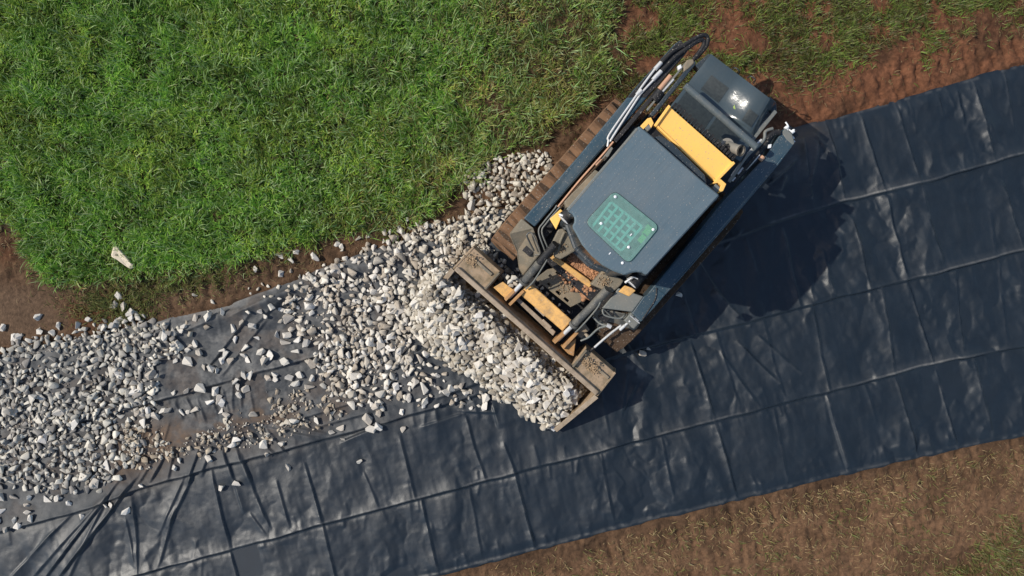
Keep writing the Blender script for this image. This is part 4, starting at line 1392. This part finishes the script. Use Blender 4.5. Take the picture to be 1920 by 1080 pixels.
# ------------------------------------------------------------------ stones
VARS = []
for k in range(16):
    bm = bmesh.new()
    rr = random.Random(100 + k)
    ax = (1.06, rr.uniform(.64, .95), rr.uniform(.48, .76))
    for i in range(rr.choice((9, 10, 11, 13))):
        v = Vector((rr.gauss(0, 1), rr.gauss(0, 1), rr.gauss(0, 1))).normalized() * rr.uniform(.86, 1.0)
        v = Vector((max(-.74, min(.74, v.x)), max(-.74, min(.74, v.y)), max(-.7, min(.7, v.z)))) * 1.24
        bm.verts.new((v.x * ax[0], v.y * ax[1], v.z * ax[2]))
    r = bmesh.ops.convex_hull(bm, input=list(bm.verts))
    bmesh.ops.delete(bm, geom=[e for e in r['geom_interior'] if isinstance(e, bmesh.types.BMVert)], context='VERTS')
    bmesh.ops.dissolve_limit(bm, angle_limit=R(14), verts=list(bm.verts), edges=list(bm.edges))
    bmesh.ops.bevel(bm, geom=list(bm.edges), offset=.025, segments=1, affect='EDGES', clamp_overlap=True)
    bmesh.ops.triangulate(bm, faces=list(bm.faces))
    bm.normal_update()
    bm.verts.index_update()
    VARS.append((np.array([v.co[:] for v in bm.verts]), np.array([[v.index for v in f.verts] for f in bm.faces]), max(abs(v.co.z) for v in bm.verts)))
    bm.free()

HX0, HY0, CELL = -80, 200, 2.0
hmx = np.arange(HX0, 2000, CELL); hmy = np.arange(HY0, 1140, CELL)
HXX, HYY = np.meshgrid(hmx, hmy)
on_sheet = (HYY > at_x(TOP, HXX)) & (HYY < at_x(BOT, HXX))
HM = np.where(on_sheet, sheet_h(HXX, HYY), ground_h(HXX, HYY))
# bucket interior
bpoly = [L2P(1.0, VA + .03), L2P(1.0, VB - .03), L2P(1.90, VB - .03), L2P(1.90, VA + .03)]
inb = poly_sd(HXX, HYY, bpoly) < 0
HM = np.where(inb, np.maximum(HM, .05), HM)
BLOCK = [[L2P(-1.15, -.90), L2P(.86, -.90), L2P(.86, -.50), L2P(-1.15, -.50)], [L2P(-1.15, .5), L2P(.86, .5), L2P(.86, .9), L2P(-1.15, .9)]]
blocked = np.zeros(HM.shape, bool)
for b in BLOCK: blocked |= poly_sd(HXX, HYY, b) < 4
PLACED = []


def drop(x, y, r, kind, flat=.0):
    """lay a stone of half-length r (m) at ground pixel x, y on whatever is there"""
    k = rng.integers(0, 16)
    vc, vf, zr = VARS[k]
    i = int((y - HY0) / CELL); j = int((x - HX0) / CELL)
    rc = max(1, int(r * .72 * PPM / CELL))
    if i - rc < 0 or j - rc < 0 or i + rc >= HM.shape[0] or j + rc >= HM.shape[1]: return False
    if blocked[i, j]: return False
    sl_ = HM[i - rc:i + rc + 1, j - rc:j + rc + 1]
    base = np.percentile(sl_, 62)
    yaw = rng.uniform(0, 2 * math.pi)
    tx, ty = rng.normal(0, .30), rng.normal(0, .30)
    if base > HM[i, j] + .03: tx *= 1.4
    rz = r * zr * .92
    z = base + rz * .78
    a, b = np.ogrid[-rc:rc + 1, -rc:rc + 1]
    d2 = (a * a + b * b) / float((rc + .5) ** 2)
    cap = np.where(d2 < 1, z + rz * .8 * np.sqrt(np.clip(1 - d2, 0, 1)), -9)
    np.maximum(sl_, cap, out=sl_)
    PLACED.append((x, y, z, r, k, yaw, tx, ty, kind))
    return True


def fill(polys, count, kind, gap=.60, soft=18, r=(.030, .058), dens=None):
    xs = [p[0] for q in polys for p in q]; ys = [p[1] for q in polys for p in q]
    done = 0; tries = 0
    cells = {}
    while done < count and tries < count * 14:
        m = 400
        X = rng.uniform(min(xs) - soft, max(xs) + soft, m); Y = rng.uniform(min(ys) - soft, max(ys) + soft, m)
        sd_ = np.min([poly_sd(X, Y, q) for q in polys], 0) + (fbm(X / 28, Y / 28, 301, 3) - .5) * soft * 2.2
        pr = smooth(soft, -soft * .6, sd_)
        if dens is not None: pr = pr * dens(X, Y)
        ok = rng.random(m) < pr
        for x, y in zip(X[ok], Y[ok]):
            tries += 1
            rr = float(np.clip(rng.lognormal(math.log((r[0] + r[1]) / 2 * .89), .28), r[0] * .75, r[1] * 1.35))
            ci, cj = int(x // 24), int(y // 24)
            lim = gap * PPM
            bad = False
            for a in (-1, 0, 1):
                for b in (-1, 0, 1):
                    for (qx, qy, qr) in cells.get((ci + a, cj + b), ()):
                        if (qx - x) ** 2 + (qy - y) ** 2 < (lim * (rr + qr)) ** 2: bad = True; break
            if bad: continue
            if drop(x, y, rr, kind):
                cells.setdefault((ci, cj), []).append((x, y, rr))
                done += 1
                if done >= count: break
        tries += 20
    return done


clump = lambda s, seed, lo=.25, hi=.5, f=.12: (lambda X, Y: f + (1 - f) * smooth(lo, hi, fbm(X / s, Y / s, seed, 3)))
LEFT = [(-60, 680), (0, 672), (22, 645), (60, 632), (120, 640), (180, 615), (270, 604), (325, 618), (330, 655), (296, 690), (300, 720), (285, 760), (250, 785), (258, 850), (235, 880), (190, 915), (110, 918), (0, 900), (-60, 890)]
MIDDLE = [(540, 560), (575, 520), (640, 488), (720, 455), (800, 435), (850, 430), (880, 470), (905, 470), (850, 505), (800, 545), (785, 580), (782, 640), (760, 690), (745, 735), (705, 768), (650, 745), (600, 700), (590, 650), (575, 620), (535, 595)]
STRIP = [(875, 330), (925, 300), (965, 290), (1030, 288), (1030, 320), (975, 390), (950, 430), (945, 475), (880, 485), (850, 455), (770, 450), (790, 425), (860, 415), (885, 390)]
BEHIND = [(895, 455), (940, 440), (965, 470), (985, 505), (960, 530), (930, 540), (900, 500)]
RIDGE = [(240, 855), (250, 790), (290, 800), (330, 825), (420, 800), (470, 775), (560, 790), (540, 815), (440, 835), (340, 850), (270, 880)]
LOW = [(500, 735), (575, 730), (640, 765), (610, 800), (560, 790), (510, 770)]
fill([LEFT], 740, 'left', .56, 16, (.028, .060), clump(45, 311, .25, .5, .2))
fill([LEFT], 260, 'left', .70, 5, (.028, .052), clump(60, 317, .35, .6, .1))
fill([MIDDLE], 460, 'middle', .54, 16, (.030, .060), clump(42, 321, .25, .5, .15))
fill([MIDDLE], 220, 'middle', .70, 2, (.028, .050), clump(60, 327, .4, .6, .1))
fill([STRIP], 270, 'strip', .58, 8, (.028, .050))
fill([STRIP], 110, 'strip', .7, 2, (.028, .048))
fill([BEHIND], 110, 'strip', .58, 6, (.028, .048))
fill([RIDGE], 105, 'ridge', .62, 8, (.024, .044), clump(30, 331, .3, .55, .1))
fill([LOW], 42, 'ridge', .60, 8, (.026, .046), clump(30, 337, .35, .55, .05))
fill([(lambda q: q)([(20, 640), (320, 600), (560, 500), (700, 440), (860, 395), (880, 420), (700, 475), (540, 560), (330, 640), (100, 660)])], 70, 'strip', 1.3, 10, (.020, .042), clump(30, 341, .35, .6, .05))

fill([[(745, 640), (800, 655), (850, 715), (900, 748), (880, 765), (760, 745)]], 64, 'middle', .66, 14, (.024, .052))
# the heap in and before the bucket, built up stone by stone under an envelope
U_ = np.array([0, 1.0, 1.28, 1.45, 1.65, 1.88, 2.02, 2.16]); Z_ = np.array([.56, .56, .55, .46, .34, .20, .10, .02])
PILEO = [(800, 520), (835, 497), (852, 508), (905, 555), (958, 600), (1010, 645), (1060, 690), (1097, 725), (1095, 738), (1070, 768), (1043, 800), (1022, 798), (985, 782), (962, 760), (930, 752), (900, 735), (872, 716), (838, 716), (800, 694), (774, 668), (762, 625), (762, 585), (775, 550)]
dx_, dy_ = L2P(1, 0)[0] - L2P(0, 0)[0], L2P(1, 0)[1] - L2P(0, 0)[1]
ox_, oy_ = L2P(0, 0)
ul = dx_ * dx_ + dy_ * dy_
for it in range(14000):
    x, y = rng.uniform(770, 1115), rng.uniform(500, 815)
    u = ((x - ox_) * dx_ + (y - oy_) * dy_) / ul
    if u < 1.02: continue
    sdp = poly_sd(np.array([x]), np.array([y]), PILEO)[0]
    if sdp > -2 + 5 * math.sin(x * .11 + y * .05): continue
    i = int((y - HY0) / CELL); j = int((x - HX0) / CELL)
    lw = 1 + .45 * float(smooth(900, 820, np.array([x]))[0])
    env = lw * np.interp(u, U_, Z_) * (.82 + .36 * float(vnoise(np.array([x / 45.]), np.array([y / 45.]), 351)[0])) * float(smooth(-2, -30, np.array([sdp]))[0] * .6 + .4)
    if HM[i, j] < env - .02:
        drop(x, y, float(np.clip(rng.lognormal(math.log(.038), .27), .022, .062)), 'pile')

# chips and grit among the stones
for poly, cnt in ((LEFT, 260), (MIDDLE, 160), (RIDGE, 120), (STRIP, 60), (LOW, 40)):
    fill([poly], cnt * 2, 'grit', .3, 18, (.007, .017))

# stones lying on their own, one by one
LONE = [(370, 597, 12), (396, 592, 15), (420, 584, 12), (350, 610, 11), (344, 618, 9), (316, 626, 17), (458, 606, 11), (478, 611, 12), (440, 616, 12), (443, 637, 11), (464, 652, 12), (491, 657, 14), (459, 665, 11), (467, 673, 11), (421, 657, 9),
        (426, 665, 14), (419, 675, 11), (436, 676, 11), (370, 643, 12), (360, 650, 9), (354, 657, 9), (377, 660, 13), (335, 643, 10), (329, 646, 8), (331, 677, 9), (353, 679, 17), (398, 691, 13), (411, 695, 11), (387, 687, 10), (498, 672, 10), (483, 635, 10),
        (515, 577, 12), (492, 583, 10), (501, 593, 8), (525, 628, 13), (541, 627, 14), (537, 640, 14), (560, 635, 13), (575, 641, 15), (557, 659, 11), (537, 679, 15), (513, 665, 16), (502, 675, 15), (463, 702, 13), (473, 703, 12), (447, 713, 13), (450, 724, 11),
        (463, 729, 13), (451, 739, 11), (505, 708, 13), (518, 700, 11), (517, 709, 11), (545, 707, 14), (555, 716, 14), (565, 703, 13), (586, 708, 11), (582, 723, 13), (478, 777, 13), (557, 787, 14), (598, 787, 12), (768, 745, 13), (797, 748, 17), (795, 758, 9),
        (707, 759, 14), (712, 772, 14), (692, 783, 17), (754, 771, 9), (795, 727, 17), (777, 723, 11), (780, 713, 11), (805, 713, 11), (820, 703, 10), (837, 733, 14), (848, 727, 13), (874, 735, 10), (868, 722, 11), (908, 745, 17), (910, 761, 15), (744, 723, 12),
        (743, 526, 11), (699, 802, 17), (712, 797, 13), (757, 804, 10), (676, 868, 13), (642, 823, 10), (542, 874, 11), (447, 907, 12), (419, 913, 13), (355, 729, 12), (380, 728, 17), (408, 732, 14), (398, 751, 12), (415, 747, 14), (421, 753, 12), (448, 713, 10),
        (293, 780, 14), (273, 792, 14), (281, 769, 12), (262, 773, 10), (309, 770, 12), (318, 767, 12), (344, 771, 10), (357, 771, 9), (370, 768, 13), (416, 768, 10), (429, 776, 12), (271, 907, 9), (240, 954, 14), (215, 943, 9), (204, 945, 9), (161, 964, 10),
        (134, 941, 9), (114, 932, 12), (95, 933, 14), (149, 919, 9), (60, 931, 10), (55, 946, 9), (58, 955, 12), (65, 970, 13), (39, 982, 12), (32, 972, 10), (9, 929, 13), (30, 929, 10), (7, 955, 11), (18, 989, 9), (2, 973, 10), (397, 857, 13), (342, 861, 10),
        (331, 875, 10), (1271, 553, 9), (1203, 661, 12), (1216, 652, 9), (506, 850, 9), (500, 831, 15), (533, 830, 11), (438, 830, 13), (450, 824, 14), (640, 800, 11), (625, 808, 10), (330, 735, 8), (1100, 628, 0)]
DIRT = [(225, 554, 13), (216, 571, 12), (237, 576, 15), (249, 587, 15), (250, 595, 10), (167, 596, 12), (148, 610, 12), (73, 595, 12), (5, 614, 12), (26, 633, 12), (36, 632, 11), (76, 622, 12), (226, 600, 12), (217, 601, 10), (213, 609, 12), (201, 615, 12),
        (366, 551, 10), (525, 480, 11), (557, 473, 9), (548, 487, 11), (480, 505, 10), (528, 513, 10), (592, 483, 15), (633, 458, 9), (640, 462, 9), (110, 612, 12), (98, 622, 12)]
for lst, kind in ((LONE, 'lone'), (DIRT, 'dirt')):
    for (x, y, s) in lst:
        if s: drop(x, y, s * .70 / PPM, kind)

# stones that ended up on the coupler, in the gap behind it and on the far plate
for (px, py, z, r) in ((957, 527, .60, .045), (964, 522, .61, .040), (968, 531, .60, .036), (959, 535, .59, .034), (952, 521, .58, .030), (971, 525, .58, .028), (1012, 547, .47, .026), (1020, 557, .46, .030), (1031, 566, .45, .032), (1043, 577, .45, .028),
                       (1053, 585, .45, .034), (1026, 551, .48, .022), (1037, 560, .48, .020), (1048, 571, .48, .022), (1016, 540, .49, .022), (1006, 541, .49, .024), (1060, 592, .46, .026), (1066, 585, .47, .022), (1100, 628, .54, .040)):
    f = (CAM_H - z) / CAM_H
    PLACED.append((960 + (px - 960) * f, 540 + (py - 540) * f, z, r, int(rng.integers(0, 16)), rng.uniform(0, 6.28), rng.normal(0, .4), rng.normal(0, .4), 'strip'))

# which become objects of their own: every lone stone, then the biggest that lie uncovered on the heaps
base_me = []
for k, (vc, vf, zr) in enumerate(VARS):
    me = bpy.data.meshes.new('stone')
    me.from_pydata([tuple(v) for v in vc], [], [tuple(f) for f in vf])
    me.materials.append(MAT['stone'])
    me.update()
    base_me.append(me)


def top_visible(p):
    x, y, z, r = p[:4]
    kind_ = p[8]
    i = int((y - HY0) / CELL); j = int((x - HX0) / CELL)
    return HM[i, j] < z + r * .62 and not (z > .43 and kind_ == 'strip')


single = [i for i, p in enumerate(PLACED) if p[8] in ('lone', 'dirt')]
cand = sorted([i for i, p in enumerate(PLACED) if p[8] in ('left', 'middle', 'strip', 'pile', 'ridge') and top_visible(p)], key=lambda i: -PLACED[i][3] * (1 + .3 * (PLACED[i][2] > .2)))
single += cand[:max(0, 296 - len(single))]
chosen = set(single)
TXT = {'lone': ('pale angular stone lying loose on the wrinkled black sheet', 'loose stones scattered over the black sheet'),
       'dirt': ('pale stone lying on the brown earth between lawn and black sheet', 'loose stones on the bare earth'),
       'left': ('large grey stone of the wide gravel patch at the left edge', 'large stones of the gravel patch at the left edge'),
       'middle': ('large pale stone of the gravel spread between left patch and bucket heap', 'large stones of the gravel spread in the middle'),
       'strip': ('pale stone of the gravel lying beside the muddy track', 'large stones beside the track'),
       'pile': ('large pale stone on the heap tipped from the bucket', 'large stones on the heap at the bucket'),
       'ridge': ('brownish stone caught in the gathered fold of the sheet', 'stones in the gathered fold of the sheet')}
SPECIAL = {(1271, 553): 'small stone touching the shaded side of the loader beside its track', (1203, 661): 'bigger of two stones in the shade behind the bucket corner', (1216, 652): 'smaller of two stones in the shade behind the bucket corner',
           (676, 868): 'bright white stone lying alone on the open sheet below the heap', (542, 874): 'single pale stone on the open sheet right of the close pair',
           (240, 954): 'lowest lone stone at the head of the long fanning folds'}
for i in single:
    x, y, z, r, k, yaw, tx, ty, kind = PLACED[i]
    o = bpy.data.objects.new('stone', base_me[k])
    COL.objects.link(o)
    o.location = ((x - 960) / PPM, (540 - y) / PPM, z)
    o.rotation_euler = (tx, ty, yaw)
    o.scale = (r, r, r)
    lab, grp = TXT[kind]
    sp_ = SPECIAL.get((int(round(x)), int(round(y)))) if kind == 'lone' else None
    tag(o, sp_ or lab, 'stone', grp)

co, fs, cs = [], [], []
off = 0
PAL = {'pile': [(.42, .38, .32), (.50, .46, .39), (.34, .30, .24), (.56, .52, .45), (.25, .22, .18)], 'middle': [(.48, .43, .36), (.56, .52, .45), (.36, .31, .25), (.62, .58, .52), (.42, .38, .32)],
       'left': [(.38, .37, .34), (.48, .46, .42), (.30, .29, .27), (.54, .52, .47), (.22, .21, .20)], 'strip': [(.50, .46, .38), (.42, .38, .31), (.56, .52, .45), (.34, .29, .23)],
       'ridge': [(.40, .34, .26), (.33, .27, .20), (.46, .42, .35)], 'grit': [(.38, .33, .27), (.28, .23, .18), (.48, .44, .38)]}
for i, p in enumerate(PLACED):
    if i in chosen: continue
    x, y, z, r, k, yaw, tx, ty, kind = p
    vc, vf, zr = VARS[k]
    rm = np.array((Matrix.Rotation(yaw, 3, 'Z') @ Matrix.Rotation(ty, 3, 'Y') @ Matrix.Rotation(tx, 3, 'X')))
    v = (vc * r) @ rm.T + np.array([(x - 960) / PPM, (540 - y) / PPM, z])
    co.append(v); fs.append(vf + off); off += len(v)
    pal = PAL[kind]
    c = np.array(pal[rng.integers(0, len(pal))]) * rng.uniform(.85, 1.12) * np.array([1.0, .99, .965])
    if kind == 'left': c = c * (1 + .12 * float(smooth(120, 320, np.array([x]))[0])) * np.array([1.02, 1, .96])
    cs.append(np.repeat(c[None, :], len(v), 0))
gv = np_mesh('gravel', np.concatenate(co), [np.concatenate(fs)], MAT['gravel'], np.concatenate(cs))
tag(gv, 'crushed pale grey stone spread over the sheet and heaped at the bucket', 'gravel', kind='stuff')
print('stones', len(PLACED), 'single', len(single))
